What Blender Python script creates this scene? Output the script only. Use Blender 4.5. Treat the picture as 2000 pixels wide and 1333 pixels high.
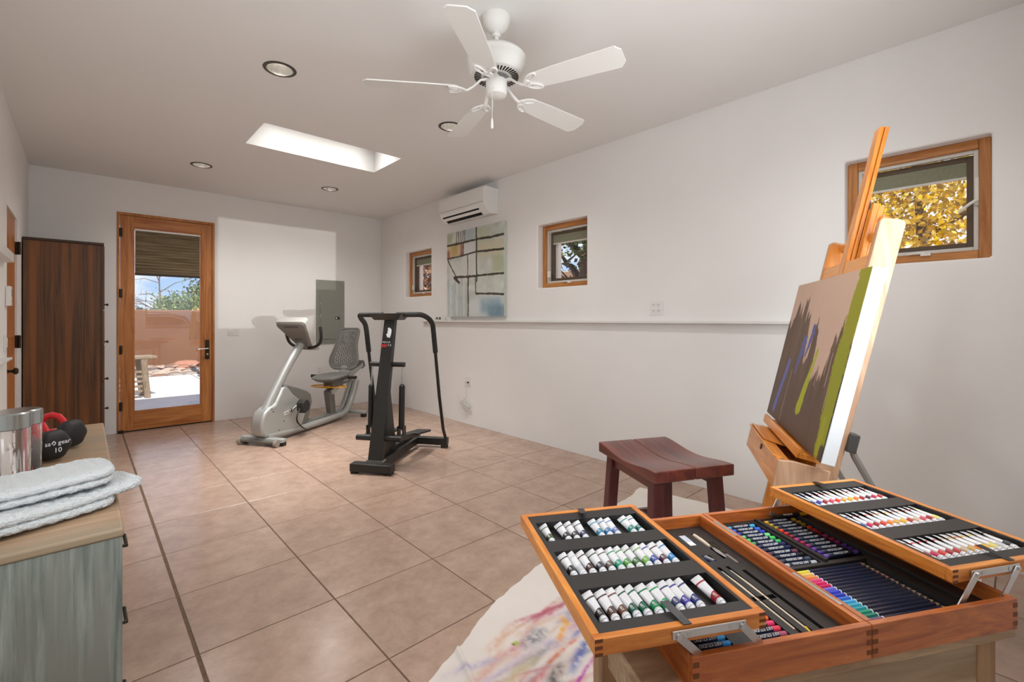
import bpy, bmesh, math, random
import numpy as np
from mathutils import Matrix, Vector
random.seed(7)
rng = np.random.default_rng(11)
for o in list(bpy.data.objects): bpy.data.objects.remove(o)
SC = bpy.context.scene
COL = SC.collection
PI = math.pi
R = math.radians
# ------------------------------------------------------------------ camera
CAM_H = 1.3
FPX = 908.0                       # focal length in pixels of a 2000 px wide frame
YAW = math.atan(837 / 908.0)      # camera heading, from +Y (along the long walls) towards +X
cd = bpy.data.cameras.new('camera'); cam = bpy.data.objects.new('camera', cd); COL.objects.link(cam)
cd.sensor_width = 36.0; cd.lens = FPX / 2000 * 36; cd.clip_start = .02; cd.clip_end = 300
cd.shift_y = (624.5 - 666.5) / 2000
cam.location = (0, 0, CAM_H); cam.rotation_euler = (PI / 2, 0, -YAW)
SC.camera = cam
# ------------------------------------------------------------------ world
W = bpy.data.worlds.new('sky'); SC.world = W; W.use_nodes = True
nt = W.node_tree; nt.nodes.clear()
def nd(t, typ, **kw):
    n = t.nodes.new(typ)
    for k, v in kw.items(): setattr(n, k, v)
    return n
out = nd(nt, 'ShaderNodeOutputWorld'); bg = nd(nt, 'ShaderNodeBackground')
tc = nd(nt, 'ShaderNodeTexCoord'); mp = nd(nt, 'ShaderNodeMapping'); mp.inputs['Scale'].default_value = (1, 1, 2.6)
nz = nd(nt, 'ShaderNodeTexNoise'); nz.inputs['Scale'].default_value = 3.4; nz.inputs['Detail'].default_value = 9; nz.inputs['Roughness'].default_value = .58
cr = nd(nt, 'ShaderNodeValToRGB'); cr.color_ramp.elements[0].position = .45; cr.color_ramp.elements[1].position = .56
sx = nd(nt, 'ShaderNodeSeparateXYZ'); gr = nd(nt, 'ShaderNodeValToRGB')
gr.color_ramp.elements[0].position = 0; gr.color_ramp.elements[0].color = (.42, .62, .90, 1)
gr.color_ramp.elements[1].position = .6; gr.color_ramp.elements[1].color = (.07, .20, .62, 1)
mx = nd(nt, 'ShaderNodeMix', data_type='RGBA'); mx.inputs['B'].default_value = (.95, .95, .97, 1)
nt.links.new(tc.outputs['Generated'], mp.inputs['Vector']); nt.links.new(mp.outputs['Vector'], nz.inputs['Vector'])
nt.links.new(nz.outputs['Fac'], cr.inputs['Fac']); nt.links.new(tc.outputs['Generated'], sx.inputs['Vector'])
nt.links.new(sx.outputs['Z'], gr.inputs['Fac']); nt.links.new(gr.outputs['Color'], mx.inputs['A'])
nt.links.new(cr.outputs['Color'], mx.inputs['Factor']); nt.links.new(mx.outputs['Result'], bg.inputs['Color'])
bg.inputs['Strength'].default_value = 0.9
nt.links.new(bg.outputs['Background'], out.inputs['Surface'])
# ------------------------------------------------------------------ lights
def light(name, typ, loc, energy, color=(1, 1, 1), to=None, **kw):
    d = bpy.data.lights.new(name, typ); d.energy = energy; d.color = color
    for k, v in kw.items(): setattr(d, k, v)
    o = bpy.data.objects.new(name, d); COL.objects.link(o); o.location = loc
    if to is not None: o.rotation_euler = (Vector(to) - Vector(loc)).to_track_quat('-Z', 'Y').to_euler()
    return o
SUN_EL = R(53)
light('sun', 'SUN', (0, -20, 30), 5.4, (1, .95, .87), to=(1.2, -20 + 30 / math.tan(SUN_EL), 0), angle=R(.53))
# daylight coming in by the big window behind the camera
wl = light('daylight_window', 'AREA', (1.587, -.20, 1.55), 20, (.88, .94, 1.0), to=(1.60, 5, 3.7), shape='RECTANGLE', size=.96, size_y=.86)
wl.visible_glossy = False
# fill lamp at an unseen window added beside the camera to brighten the ceiling
wl2 = light('ceiling_fill', 'AREA', (-.50, .72, 1.60), 16, (.90, .95, 1.0), to=(2.0, 2.6, 3.5), shape='RECTANGLE', size=.96, size_y=1.0)
wl2.visible_glossy = False
# daylight coming down the skylight shaft
light('daylight_skylight', 'AREA', (1.714, 4.47, 3.405), 17, (1.0, .99, .97), to=(1.714, 4.47, 0), shape='RECTANGLE', size=1.0, size_y=.36, spread=R(70))
# sun glancing off the flank of the parked car, in through the window behind the camera
light('sun_glint', 'SPOT', (.891, -11.5, .997), 2100, (1, .98, .95), to=(1.6, 0, 1.55), spot_size=R(16), spot_blend=.1, shadow_soft_size=.03)
SC.view_settings.view_transform = 'Standard'; SC.view_settings.look = 'None'
SC.view_settings.exposure = 0.44; SC.view_settings.gamma = 1.0; SC.view_settings.use_curve_mapping = False
# ------------------------------------------------------------------ helpers
def lin(c):
    return tuple(((x / 255.) / 12.92 if x / 255. <= .04045 else ((x / 255. + .055) / 1.055) ** 2.4) for x in c)
def tag(o, label=None, cat=None, group=None, kind=None):
    if label: o['label'] = label
    if cat: o['category'] = cat
    if group: o['group'] = group
    if kind: o['kind'] = kind
    return o
def thing(name, label, cat, loc=(0, 0, 0), rotz=0, group=None, kind=None):
    o = bpy.data.objects.new(name, None); COL.objects.link(o); o.empty_display_size = .05
    o.location = loc; o.rotation_euler = (0, 0, rotz)
    return tag(o, label, cat, group, kind)
class MB:
    def __init__(s, M=None): s.v = []; s.f = []; s.M = M
    def add(s, vs, fs):
        b = len(s.v)
        for p in vs:
            p = Vector(p); s.v.append(tuple(s.M @ p) if s.M is not None else tuple(p))
        s.f += [tuple(b + i for i in f) for f in fs]; return s
    def box(s, x0, x1, y0, y1, z0, z1, M=None):
        vs = [(x, y, z) for z in (z0, z1) for y in (y0, y1) for x in (x0, x1)]
        if M is not None: vs = [M @ Vector(p) for p in vs]
        return s.add(vs, [(0, 2, 3, 1), (4, 5, 7, 6), (0, 1, 5, 4), (2, 6, 7, 3), (0, 4, 6, 2), (1, 3, 7, 5)])
    def loft(s, rings, close=True, caps=True, loop=False):
        n = len(rings[0]); vs = [p for r in rings for p in r]; fs = []
        m = len(rings)
        for i in range(m - 1 + (1 if loop else 0)):
            for j in range(n if close else n - 1):
                a = i * n + j; b = i * n + (j + 1) % n; i2 = (i + 1) % m
                fs.append((a, b, i2 * n + (j + 1) % n, i2 * n + j))
        if caps and not loop:
            fs.append(tuple(reversed(range(n)))); fs.append(tuple((m - 1) * n + j for j in range(n)))
        return s.add(vs, fs)
    def tube(s, pts, r, n=10, closed=False, flat=1.0, upv=None):
        pts = [Vector(p) for p in pts]; m = len(pts); rings = []
        rs = r if isinstance(r, (list, tuple)) else [r] * m
        t0 = (pts[1] - pts[0]).normalized(); up = Vector(upv) if upv else Vector((0, 0, 1))
        if abs(t0.dot(up)) > .95: up = Vector((1, 0, 0))
        u = (up - t0 * up.dot(t0)).normalized()
        for i in range(m):
            if closed: t = (pts[(i + 1) % m] - pts[i - 1]).normalized()
            else: t = (pts[min(i + 1, m - 1)] - pts[max(i - 1, 0)]).normalized()
            u = (u - t * u.dot(t)).normalized(); w = t.cross(u)
            rings.append([pts[i] + (u * math.cos(a) * flat + w * math.sin(a)) * rs[i] for a in [2 * PI * k / n for k in range(n)]])
        return s.loft(rings, loop=closed)
    def cyl(s, p0, p1, r0, r1=None, n=16): return s.tube([p0, p1], [r0, r0 if r1 is None else r1], n)
    def lathe(s, prof, n=28, o=(0, 0, 0), ax='Z', caps=True):
        rings = []
        for r, z in prof:
            rr = max(r, 1e-5); ring = []
            for k in range(n):
                a = 2 * PI * k / n; c, d = rr * math.cos(a), rr * math.sin(a)
                p = {'Z': (c, d, z), 'X': (z, c, d), 'Y': (d, z, c)}[ax]
                ring.append((p[0] + o[0], p[1] + o[1], p[2] + o[2]))
            rings.append(ring)
        return s.loft(rings, caps=caps)
    def prism(s, poly, a, b, ax='Y'):
        def P(p, t): return {'Y': (p[0], t, p[1]), 'X': (t, p[0], p[1]), 'Z': (p[0], p[1], t)}[ax]
        n = len(poly); return s.add([P(p, a) for p in poly] + [P(p, b) for p in poly],
            [tuple(reversed(range(n))), tuple(range(n, 2 * n))] + [(i, (i + 1) % n, n + (i + 1) % n, n + i) for i in range(n)])
    def ball(s, c, r, n=12, sc=(1, 1, 1)):
        rings = []
        for i in range(n // 2 + 1):
            t = PI * i / (n // 2); rr = max(math.sin(t), 1e-3)
            rings.append([(c[0] + r * sc[0] * rr * math.cos(2 * PI * k / n), c[1] + r * sc[1] * rr * math.sin(2 * PI * k / n), c[2] - r * sc[2] * math.cos(t)) for k in range(n)])
        return s.loft(rings)
    def mesh(s, name, smooth=None):
        me = bpy.data.meshes.new(name); me.from_pydata(s.v, [], s.f); me.update()
        bm = bmesh.new(); bm.from_mesh(me); bmesh.ops.recalc_face_normals(bm, faces=bm.faces); bm.to_mesh(me); bm.free()
        if smooth is not None:
            me.polygons.foreach_set('use_smooth', [True] * len(me.polygons)); me.set_sharp_from_angle(angle=R(smooth))
        return me
    def build(s, name, mat, parent=None, smooth=None, bevel=0, seg=2):
        o = link(name, s.mesh(name, smooth), mat, parent)
        if bevel:
            m = o.modifiers.new('bevel', 'BEVEL'); m.width = bevel; m.segments = seg; m.limit_method = 'ANGLE'; m.angle_limit = R(40)
            if smooth is None:
                o.data.polygons.foreach_set('use_smooth', [True] * len(o.data.polygons)); o.data.set_sharp_from_angle(angle=R(30))
        return o
def link(name, me, mat=None, parent=None, loc=None, rot=None):
    o = bpy.data.objects.new(name, me); COL.objects.link(o)
    if mat is not None and not me.materials: me.materials.append(mat)
    if parent: o.parent = parent
    if loc is not None: o.location = loc
    if rot is not None: o.rotation_euler = rot
    return o
def recolor(me, mat):
    c = me.copy(); c.materials.clear(); c.materials.append(mat); return c
def copy_tree(o, parent=None):
    c = o.copy(); COL.objects.link(c); c.parent = parent
    for ch in [x for x in bpy.data.objects if x.parent == o]: copy_tree(ch, c)
    return c
def part(name, mat, parent, fn, smooth=None, bevel=0, M=None, kind=None, label=None):
    m = MB(M); fn(m); o = m.build(name, mat, parent, smooth, bevel)
    if kind: o['kind'] = kind
    if label: o['label'] = label
    return o
def BX(*b): return lambda m: m.box(*b)
def struct(o, label, cat): return tag(o, label, cat, kind='structure')
_tx = {}
def text_mesh(txt, size, extrude=0.0003, bend=None):
    key = (txt, size, bend)
    if key in _tx: return _tx[key]
    c = bpy.data.curves.new('lettering', 'FONT'); c.body = txt; c.size = size; c.extrude = extrude; c.align_x = 'CENTER'; c.align_y = 'CENTER'; c.resolution_u = 2
    o = bpy.data.objects.new('lettering', c); COL.objects.link(o)
    dg = bpy.context.evaluated_depsgraph_get(); dg.update()
    me = bpy.data.meshes.new_from_object(o.evaluated_get(dg)); bpy.data.objects.remove(o)
    if bend:
        for v in me.vertices:
            a = v.co.y / bend; rr = bend + v.co.z; v.co.y = rr * math.sin(a); v.co.z = rr * math.cos(a) - bend
    _tx[key] = me; return me
def text(name, txt, size, mat, parent, M, bend=None):
    me = text_mesh(txt, size, bend=bend)
    if me.materials and me.materials[0] != mat: me = recolor(me, mat)
    o = link(name, me, mat, parent); o.matrix_local = M; return o
def frame(o, x, y, z=None):
    x = Vector(x).normalized(); y = Vector(y).normalized(); z = x.cross(y) if z is None else Vector(z)
    m = Matrix((x, y, z)).transposed().to_4x4(); m.translation = Vector(o); return m
# ------------------------------------------------------------------ noise in python (for printed / painted surfaces)
def vnoise(h, w, fy, fx, seed):
    g = np.random.default_rng(seed).random((int(fy) + 3, int(fx) + 3))
    y = np.linspace(0, fy, h); x = np.linspace(0, fx, w); yi = y.astype(int); xi = x.astype(int)
    ty = (y - yi)[:, None]; tx = (x - xi)[None]; ty = ty * ty * (3 - 2 * ty); tx = tx * tx * (3 - 2 * tx)
    a = g[np.ix_(yi, xi)]; b = g[np.ix_(yi, xi + 1)]; c = g[np.ix_(yi + 1, xi)]; d = g[np.ix_(yi + 1, xi + 1)]
    return a * (1 - ty) * (1 - tx) + b * (1 - ty) * tx + c * ty * (1 - tx) + d * ty * tx
def fbm(h, w, fy, fx, seed, oc=4):
    r = np.zeros((h, w)); am = 1; tot = 0
    for i in range(oc): r += am * vnoise(h, w, fy * 2 ** i, fx * 2 ** i, seed + i); tot += am; am *= .55
    return r / tot
def sstep(a, b, x): t = np.clip((x - a) / (b - a), 0, 1); return t * t * (3 - 2 * t)
def blend(img, mask, col): img[:] = img * (1 - mask[..., None]) + np.array(col, float) * mask[..., None]
def paint_attr(me, img, idx=None):
    """img in sRGB 0-255, one colour for each grid vertex"""
    a = me.color_attributes.new('paint', 'FLOAT_COLOR', 'POINT'); c = np.clip(img / 255., 0, 1)
    l = np.where(c <= .04045, c / 12.92, ((c + .055) / 1.055) ** 2.4).reshape(-1, 3)
    n = len(me.vertices); f = np.ones((n, 4), np.float32); f[:, :3] = .8; f[:len(l), :3] = l
    a.data.foreach_set('color', f.ravel())
# ------------------------------------------------------------------ materials
def base_mat(name):
    m = bpy.data.materials.new(name); m.use_nodes = True; t = m.node_tree; p = t.nodes['Principled BSDF']; return m, t, p
def pm(name, c, rough=.5, metal=0, var=0, vs=8, bump=0, bs=60, spec=.5, coat=0, rvar=0, sss=0, det=4):
    m, t, p = base_mat(name); L = t.links.new
    p.inputs['Base Color'].default_value = (*c, 1); p.inputs['Roughness'].default_value = rough; p.inputs['Metallic'].default_value = metal
    p.inputs['Specular IOR Level'].default_value = spec; p.inputs['Coat Weight'].default_value = coat
    tcn = nd(t, 'ShaderNodeTexCoord')
    if var:
        n = nd(t, 'ShaderNodeTexNoise'); n.inputs['Scale'].default_value = vs; n.inputs['Detail'].default_value = det; L(tcn.outputs['Object'], n.inputs['Vector'])
        r = nd(t, 'ShaderNodeValToRGB'); r.color_ramp.elements[0].position = .3; r.color_ramp.elements[1].position = .7
        r.color_ramp.elements[0].color = (*[x * (1 - var) for x in c], 1); r.color_ramp.elements[1].color = (*[min(1, x * (1 + var)) for x in c], 1)
        L(n.outputs['Fac'], r.inputs['Fac']); L(r.outputs['Color'], p.inputs['Base Color'])
    if bump:
        n = nd(t, 'ShaderNodeTexNoise'); n.inputs['Scale'].default_value = bs; n.inputs['Detail'].default_value = 3; L(tcn.outputs['Object'], n.inputs['Vector'])
        b = nd(t, 'ShaderNodeBump'); b.inputs['Strength'].default_value = bump; b.inputs['Distance'].default_value = .01; L(n.outputs['Fac'], b.inputs['Height']); L(b.outputs['Normal'], p.inputs['Normal'])
    return m
def wood(name, c1, c2, axis='Z', along=1.5, across=22, rough=.42, coat=0, knots=0, c3=None, warp=2.5, bump=.05, contrast=(.35, .68)):
    m, t, p = base_mat(name); L = t.links.new
    tcn = nd(t, 'ShaderNodeTexCoord'); mpn = nd(t, 'ShaderNodeMapping')
    sc = {'X': (along, across, across), 'Y': (across, along, across), 'Z': (across, across, along)}[axis]
    oi = nd(t, 'ShaderNodeObjectInfo'); add = nd(t, 'ShaderNodeVectorMath', operation='ADD'); ml = nd(t, 'ShaderNodeVectorMath', operation='SCALE')
    L(oi.outputs['Random'], ml.inputs['Scale']); ml.inputs[0].default_value = (3, 5, 7)
    L(tcn.outputs['Object'], add.inputs[0]); L(ml.outputs['Vector'], add.inputs[1]); L(add.outputs['Vector'], mpn.inputs['Vector'])
    mpn.inputs['Scale'].default_value = sc
    n = nd(t, 'ShaderNodeTexNoise'); n.inputs['Scale'].default_value = 1; n.inputs['Detail'].default_value = 8; n.inputs['Roughness'].default_value = .62; n.inputs['Distortion'].default_value = warp
    L(mpn.outputs['Vector'], n.inputs['Vector'])
    r = nd(t, 'ShaderNodeValToRGB'); r.color_ramp.elements[0].position = contrast[0]; r.color_ramp.elements[1].position = contrast[1]
    r.color_ramp.elements[0].color = (*c1, 1); r.color_ramp.elements[1].color = (*c2, 1); L(n.outputs['Fac'], r.inputs['Fac'])
    last = r.outputs['Color']
    if c3:
        n2 = nd(t, 'ShaderNodeTexNoise'); n2.inputs['Scale'].default_value = .35; n2.inputs['Detail'].default_value = 3; L(mpn.outputs['Vector'], n2.inputs['Vector'])
        r2 = nd(t, 'ShaderNodeValToRGB'); r2.color_ramp.elements[0].position = .45; r2.color_ramp.elements[1].position = .62; L(n2.outputs['Fac'], r2.inputs['Fac'])
        mm = nd(t, 'ShaderNodeMix', data_type='RGBA'); L(r2.outputs['Color'], mm.inputs['Factor']); L(last, mm.inputs['A']); mm.inputs['B'].default_value = (*c3, 1); last = mm.outputs['Result']
    if knots:
        v = nd(t, 'ShaderNodeTexVoronoi'); v.inputs['Scale'].default_value = knots; m2 = nd(t, 'ShaderNodeMapping')
        m2.inputs['Scale'].default_value = {'Z': (1, 1, .45), 'X': (.45, 1, 1), 'Y': (1, .45, 1)}[axis]; L(add.outputs['Vector'], m2.inputs['Vector']); L(m2.outputs['Vector'], v.inputs['Vector'])
        r3 = nd(t, 'ShaderNodeValToRGB'); r3.color_ramp.elements[0].position = .03; r3.color_ramp.elements[0].color = (.25, .25, .25, 1); r3.color_ramp.elements[1].position = .11; L(v.outputs['Distance'], r3.inputs['Fac'])
        mm = nd(t, 'ShaderNodeMix', data_type='RGBA', blend_type='MULTIPLY'); mm.inputs['Factor'].default_value = 1; L(last, mm.inputs['A']); L(r3.outputs['Color'], mm.inputs['B']); last = mm.outputs['Result']
    L(last, p.inputs['Base Color']); p.inputs['Roughness'].default_value = rough; p.inputs['Coat Weight'].default_value = coat; p.inputs['Coat Roughness'].default_value = .25
    if bump:
        b = nd(t, 'ShaderNodeBump'); b.inputs['Strength'].default_value = bump; b.inputs['Distance'].default_value = .01; L(n.outputs['Fac'], b.inputs['Height']); L(b.outputs['Normal'], p.inputs['Normal'])
    return m
def painted(name, rough=.6, bump=.2, bs=200):
    m, t, p = base_mat(name); a = nd(t, 'ShaderNodeAttribute', attribute_name='paint'); t.links.new(a.outputs['Color'], p.inputs['Base Color']); p.inputs['Roughness'].default_value = rough
    if bump:
        tcn = nd(t, 'ShaderNodeTexCoord'); n = nd(t, 'ShaderNodeTexNoise'); n.inputs['Scale'].default_value = bs; t.links.new(tcn.outputs['Object'], n.inputs['Vector'])
        b = nd(t, 'ShaderNodeBump'); b.inputs['Strength'].default_value = bump; b.inputs['Distance'].default_value = .003; t.links.new(n.outputs['Fac'], b.inputs['Height']); t.links.new(b.outputs['Normal'], p.inputs['Normal'])
    return m
def glass(name, tint=(1, 1, 1), refl=1.0):
    m = bpy.data.materials.new(name); m.use_nodes = True; t = m.node_tree; t.nodes.clear(); L = t.links.new
    o = nd(t, 'ShaderNodeOutputMaterial'); tr = nd(t, 'ShaderNodeBsdfTransparent'); tr.inputs['Color'].default_value = (*tint, 1)
    gl = nd(t, 'ShaderNodeBsdfGlossy'); gl.inputs['Roughness'].default_value = .0
    fr = nd(t, 'ShaderNodeFresnel'); ge = nd(t, 'ShaderNodeNewGeometry'); io = nd(t, 'ShaderNodeMath', operation='MULTIPLY_ADD'); io.inputs[1].default_value = 1 / 1.5 - 1.5; io.inputs[2].default_value = 1.5; L(ge.outputs['Backfacing'], io.inputs[0]); L(io.outputs[0], fr.inputs['IOR']); ml = nd(t, 'ShaderNodeMath', operation='MULTIPLY'); ml.inputs[1].default_value = refl; ml.use_clamp = True
    mix = nd(t, 'ShaderNodeMixShader'); L(fr.outputs['Fac'], ml.inputs[0]); L(ml.outputs[0], mix.inputs['Fac']); L(tr.outputs[0], mix.inputs[1]); L(gl.outputs[0], mix.inputs[2]); L(mix.outputs[0], o.inputs['Surface'])
    return m
def emit(name, c, s):
    m, t, p = base_mat(name); p.inputs['Base Color'].default_value = (*c, 1); p.inputs['Emission Color'].default_value = (*c, 1); p.inputs['Emission Strength'].default_value = s; return m
def leafmat(name):
    m, t, p = base_mat(name); L = t.links.new; a = nd(t, 'ShaderNodeAttribute', attribute_name='paint'); L(a.outputs['Color'], p.inputs['Base Color']); p.inputs['Roughness'].default_value = .55
    tr = nd(t, 'ShaderNodeBsdfTranslucent'); L(a.outputs['Color'], tr.inputs['Color']); mix = nd(t, 'ShaderNodeMixShader'); mix.inputs['Fac'].default_value = .45
    o = [n for n in t.nodes if n.type == 'OUTPUT_MATERIAL'][0]; L(p.outputs[0], mix.inputs[1]); L(tr.outputs[0], mix.inputs[2]); L(mix.outputs[0], o.inputs['Surface']); return m
WALL = pm('wall_plaster', (.82, .805, .78), .88, var=.015, vs=2, bump=.05, bs=18, spec=.2)
CEIL = pm('ceiling_plaster', (.82, .805, .78), .9, bump=.04, bs=20, spec=.2)
WHITE = pm('white_plastic', (.78, .77, .74), .4)
WHITEM = pm('white_enamel', (.80, .79, .75), .32)
BLACK = pm('black_plastic', (.014, .013, .012), .45, bump=.05, bs=300)
DARK = pm('dark_void', (.006, .006, .006), .8)
GROUT = pm('grout', (.15, .095, .06), .9, var=.2, vs=40)
CEDAR = wood('alder_vertical', lin((158, 90, 38)), lin((206, 138, 74)), 'Z', 1.2, 16, .4, .15, warp=1.5)
CEDARH = wood('alder_horizontal', lin((158, 90, 38)), lin((206, 138, 74)), 'X', 1.2, 16, .4, .15, warp=1.5)
CEDARY = wood('fir_frame', lin((152, 92, 42)), lin((198, 136, 74)), 'Y', 1.2, 18, .45, .1, warp=1.5)
CEDARZ = wood('fir_frame_upright', lin((152, 92, 42)), lin((198, 136, 74)), 'Z', 1.2, 18, .45, .1, warp=1.5)
CHROME = pm('brushed_steel', (.62, .62, .62), .28, 1)
BRASSW = pm('white_hardware', (.72, .70, .64), .4)
BRONZE = pm('dark_bronze', (.045, .033, .025), .45, .6)
GLASS = glass('clear_glass')
DOORGLASS = glass('door_glass', refl=1.9)
GUN = pm('sensor_glass', (.03, .03, .03), .2)
# ------------------------------------------------------------------ room
XR, YB, XL, YR, ZC = 3.524, 6.95, -.42, -.14, 2.913
TH = .24
def holed(m, P, a0, a1, b0, b1, t0, t1, holes):
    """slab in (a, b), thickness t0..t1 with rectangular holes; P maps (a,b,t) to xyz"""
    A = sorted({a0, a1, *[h[0] for h in holes], *[h[1] for h in holes]}); B = sorted({b0, b1, *[h[2] for h in holes], *[h[3] for h in holes]})
    for i in range(len(A) - 1):
        for j in range(len(B) - 1):
            ca, cb = (A[i] + A[i + 1]) / 2, (B[j] + B[j + 1]) / 2
            if any(h[0] < ca < h[1] and h[2] < cb < h[3] for h in holes): continue
            for t in (t0, t1): m.add([P(A[i], B[j], t), P(A[i + 1], B[j], t), P(A[i + 1], B[j + 1], t), P(A[i], B[j + 1], t)], [(0, 1, 2, 3)])
    for h in holes + [(a0, a1, b0, b1)]:
        c = [(h[0], h[2]), (h[1], h[2]), (h[1], h[3]), (h[0], h[3])]
        for k in range(4):
            p, q = c[k], c[(k + 1) % 4]; m.add([P(*p, t0), P(*q, t0), P(*q, t1), P(*p, t1)], [(0, 1, 2, 3)])
    return m
def weld(o):
    bm = bmesh.new(); bm.from_mesh(o.data); bmesh.ops.remove_doubles(bm, verts=bm.verts, dist=1e-5); bmesh.ops.recalc_face_normals(bm, faces=bm.faces); bm.to_mesh(o.data); bm.free()
WIN = [(5.468, 6.17, 1.63, 2.29), (2.773, 3.424, 1.63, 2.29), (.088, .7316, 1.63, 2.29)]
m = MB(); holed(m, lambda a, b, t: (t, a, b), YR - TH, YB + TH, -.02, ZC + .05, XR, XR + TH, WIN)
o = m.build('wall_right', WALL); weld(o); struct(o, 'long white plaster wall with three small wood-framed windows', 'wall')
bv = o.modifiers.new('bevel', 'BEVEL'); bv.width = .012; bv.segments = 3; bv.limit_method = 'ANGLE'
DOOR = (.279, 1.233, -.02, 2.534)
m = MB(); holed(m, lambda a, b, t: (a, t, b), XL - TH, XR, -.03, ZC + .05, YB, YB + TH, [(DOOR[0], DOOR[1], -.02, DOOR[3])])
o = m.build('wall_back', WALL); weld(o); struct(o, 'white plaster end wall with the glazed wooden door', 'wall')
LD = (5.10, 5.84, -.02, 2.16); LW = (.20, 1.24, 1.06, 2.16)
m = MB(); holed(m, lambda a, b, t: (t, a, b), YR - TH, YB, -.03, ZC + .05, XL - TH, XL, [LD, LW])
o = m.build('wall_left', WALL); weld(o); struct(o, 'white plaster wall behind the cabinet and chest', 'wall')
bv = o.modifiers.new('bevel', 'BEVEL'); bv.width = .012; bv.segments = 3; bv.limit_method = 'ANGLE'
RW = (1.09, 2.084, 1.08, 2.015)
m = MB(); holed(m, lambda a, b, t: (a, t, b), XL, XR, -.02, ZC + .05, YR - TH, YR, [RW])
o = m.build('wall_rear', WALL); weld(o); struct(o, 'white plaster wall with a wide window, behind the art table', 'wall')
# ceiling with skylight shaft and can holes
CANS = [(.93, 3.215), (.906, 5.765), (2.236, 5.742), (2.253, 3.205), (.93, .66), (2.25, .66)]
SKY = (1.088, 2.34, 4.172, 4.772)
CR = .088
m = MB(); hol = [SKY] + [(x - .1, x + .1, y - .1, y + .1) for x, y in CANS]
A = sorted({XL, XR, *[h[0] for h in hol], *[h[1] for h in hol]}); B = sorted({YR, YB, *[h[2] for h in hol], *[h[3] for h in hol]})
for i in range(len(A) - 1):
    for j in range(len(B) - 1):
        ca, cb = (A[i] + A[i + 1]) / 2, (B[j] + B[j + 1]) / 2
        if any(h[0] < ca < h[1] and h[2] < cb < h[3] for h in hol): continue
        m.add([(A[i], B[j], ZC), (A[i + 1], B[j], ZC), (A[i + 1], B[j + 1], ZC), (A[i], B[j + 1], ZC)], [(0, 3, 2, 1)])
for x, y in CANS:
    n = 32; sq = []; ci = []
    for k in range(n):
        a = 2 * PI * k / n + PI / 4; c, s = math.cos(a), math.sin(a); q = .1 / max(abs(c), abs(s)); sq.append((x + c * q, y + s * q, ZC)); ci.append((x + c * CR, y + s * CR, ZC))
    m.loft([sq, ci], caps=False)
for p, q in (((SKY[0], SKY[2]), (SKY[1], SKY[2])), ((SKY[1], SKY[2]), (SKY[1], SKY[3])), ((SKY[1], SKY[3]), (SKY[0], SKY[3])), ((SKY[0], SKY[3]), (SKY[0], SKY[2]))):
    m.add([(*p, ZC), (*q, ZC), (*q, 3.42), (*p, 3.42)], [(0, 1, 2, 3)])
o = m.build('ceiling', CEIL); weld(o); struct(o, 'flat off-white plaster ceiling with a skylight shaft', 'ceiling')
part('skylight_pane', pm('skylight_acrylic', (.85, .85, .84), .4), o, BX(SKY[0] - .05, SKY[1] + .05, SKY[2] - .05, SKY[3] + .05, 3.42, 3.45))
m = MB(); holed(m, lambda a, b, t: (a, b, t), XL - TH, XR + TH, -1.9, YB + TH, 3.20, 3.30, [(SKY[0] - .02, SKY[1] + .02, SKY[2] - .02, SKY[3] + .02)])  # rear overhang is unseen, added to keep direct sun out of the window
o = m.build('roof', pm('roof_render', (.42, .27, .18), .9)); struct(o, 'flat roof slab above the room', 'roof')
# floor: slab of grout, then tiles
fl = MB().box(XL - .1, XR + .1, YR - .1, YB + .1, -.10, -.0025).build('floor', GROUT); struct(fl, 'floor of large pinkish tan square tiles with dark joints', 'floor')
mt, t, p = base_mat('floor_tile'); L = t.links.new
tcn = nd(t, 'ShaderNodeTexCoord'); oi = nd(t, 'ShaderNodeObjectInfo'); vm = nd(t, 'ShaderNodeVectorMath', operation='SCALE'); vm.inputs[0].default_value = (17, 23, 5); L(oi.outputs['Random'], vm.inputs['Scale'])
va = nd(t, 'ShaderNodeVectorMath', operation='ADD'); L(tcn.outputs['Object'], va.inputs[0]); L(vm.outputs['Vector'], va.inputs[1])
n1 = nd(t, 'ShaderNodeTexNoise'); n1.inputs['Scale'].default_value = 7; n1.inputs['Detail'].default_value = 12; n1.inputs['Roughness'].default_value = .74; n1.inputs['Distortion'].default_value = .15; L(va.outputs['Vector'], n1.inputs['Vector'])
r1 = nd(t, 'ShaderNodeValToRGB'); e = r1.color_ramp.elements; e[0].position = .33; e[0].color = (*lin((158, 131, 114)), 1); e[1].position = .68; e[1].color = (*lin((186, 159, 141)), 1); L(n1.outputs['Fac'], r1.inputs['Fac'])
hs = nd(t, 'ShaderNodeHueSaturation'); ma = nd(t, 'ShaderNodeMath', operation='MULTIPLY_ADD'); L(oi.outputs['Random'], ma.inputs[0]); ma.inputs[1].default_value = .12; ma.inputs[2].default_value = .94; L(ma.outputs[0], hs.inputs['Value']); L(r1.outputs['Color'], hs.inputs['Color'])
L(hs.outputs['Color'], p.inputs['Base Color']); p.inputs['Roughness'].default_value = .24
n2 = nd(t, 'ShaderNodeTexNoise'); n2.inputs['Scale'].default_value = 90; n2.inputs['Detail'].default_value = 4; L(tcn.outputs['Object'], n2.inputs['Vector']); bb = nd(t, 'ShaderNodeBump'); bb.inputs['Strength'].default_value = .06; bb.inputs['Distance'].default_value = .004; L(n2.outputs['Fac'], bb.inputs['Height']); L(bb.outputs['Normal'], p.inputs['Normal'])
TILE = mt
XS = [-.42, -.21, .325, .86, 1.395, 1.93, 2.465, 3.0, 3.524]; YS = [YR] + [1.63 + .52 * k for k in range(-3, 11)] + [YB]
tcache = {}
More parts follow.
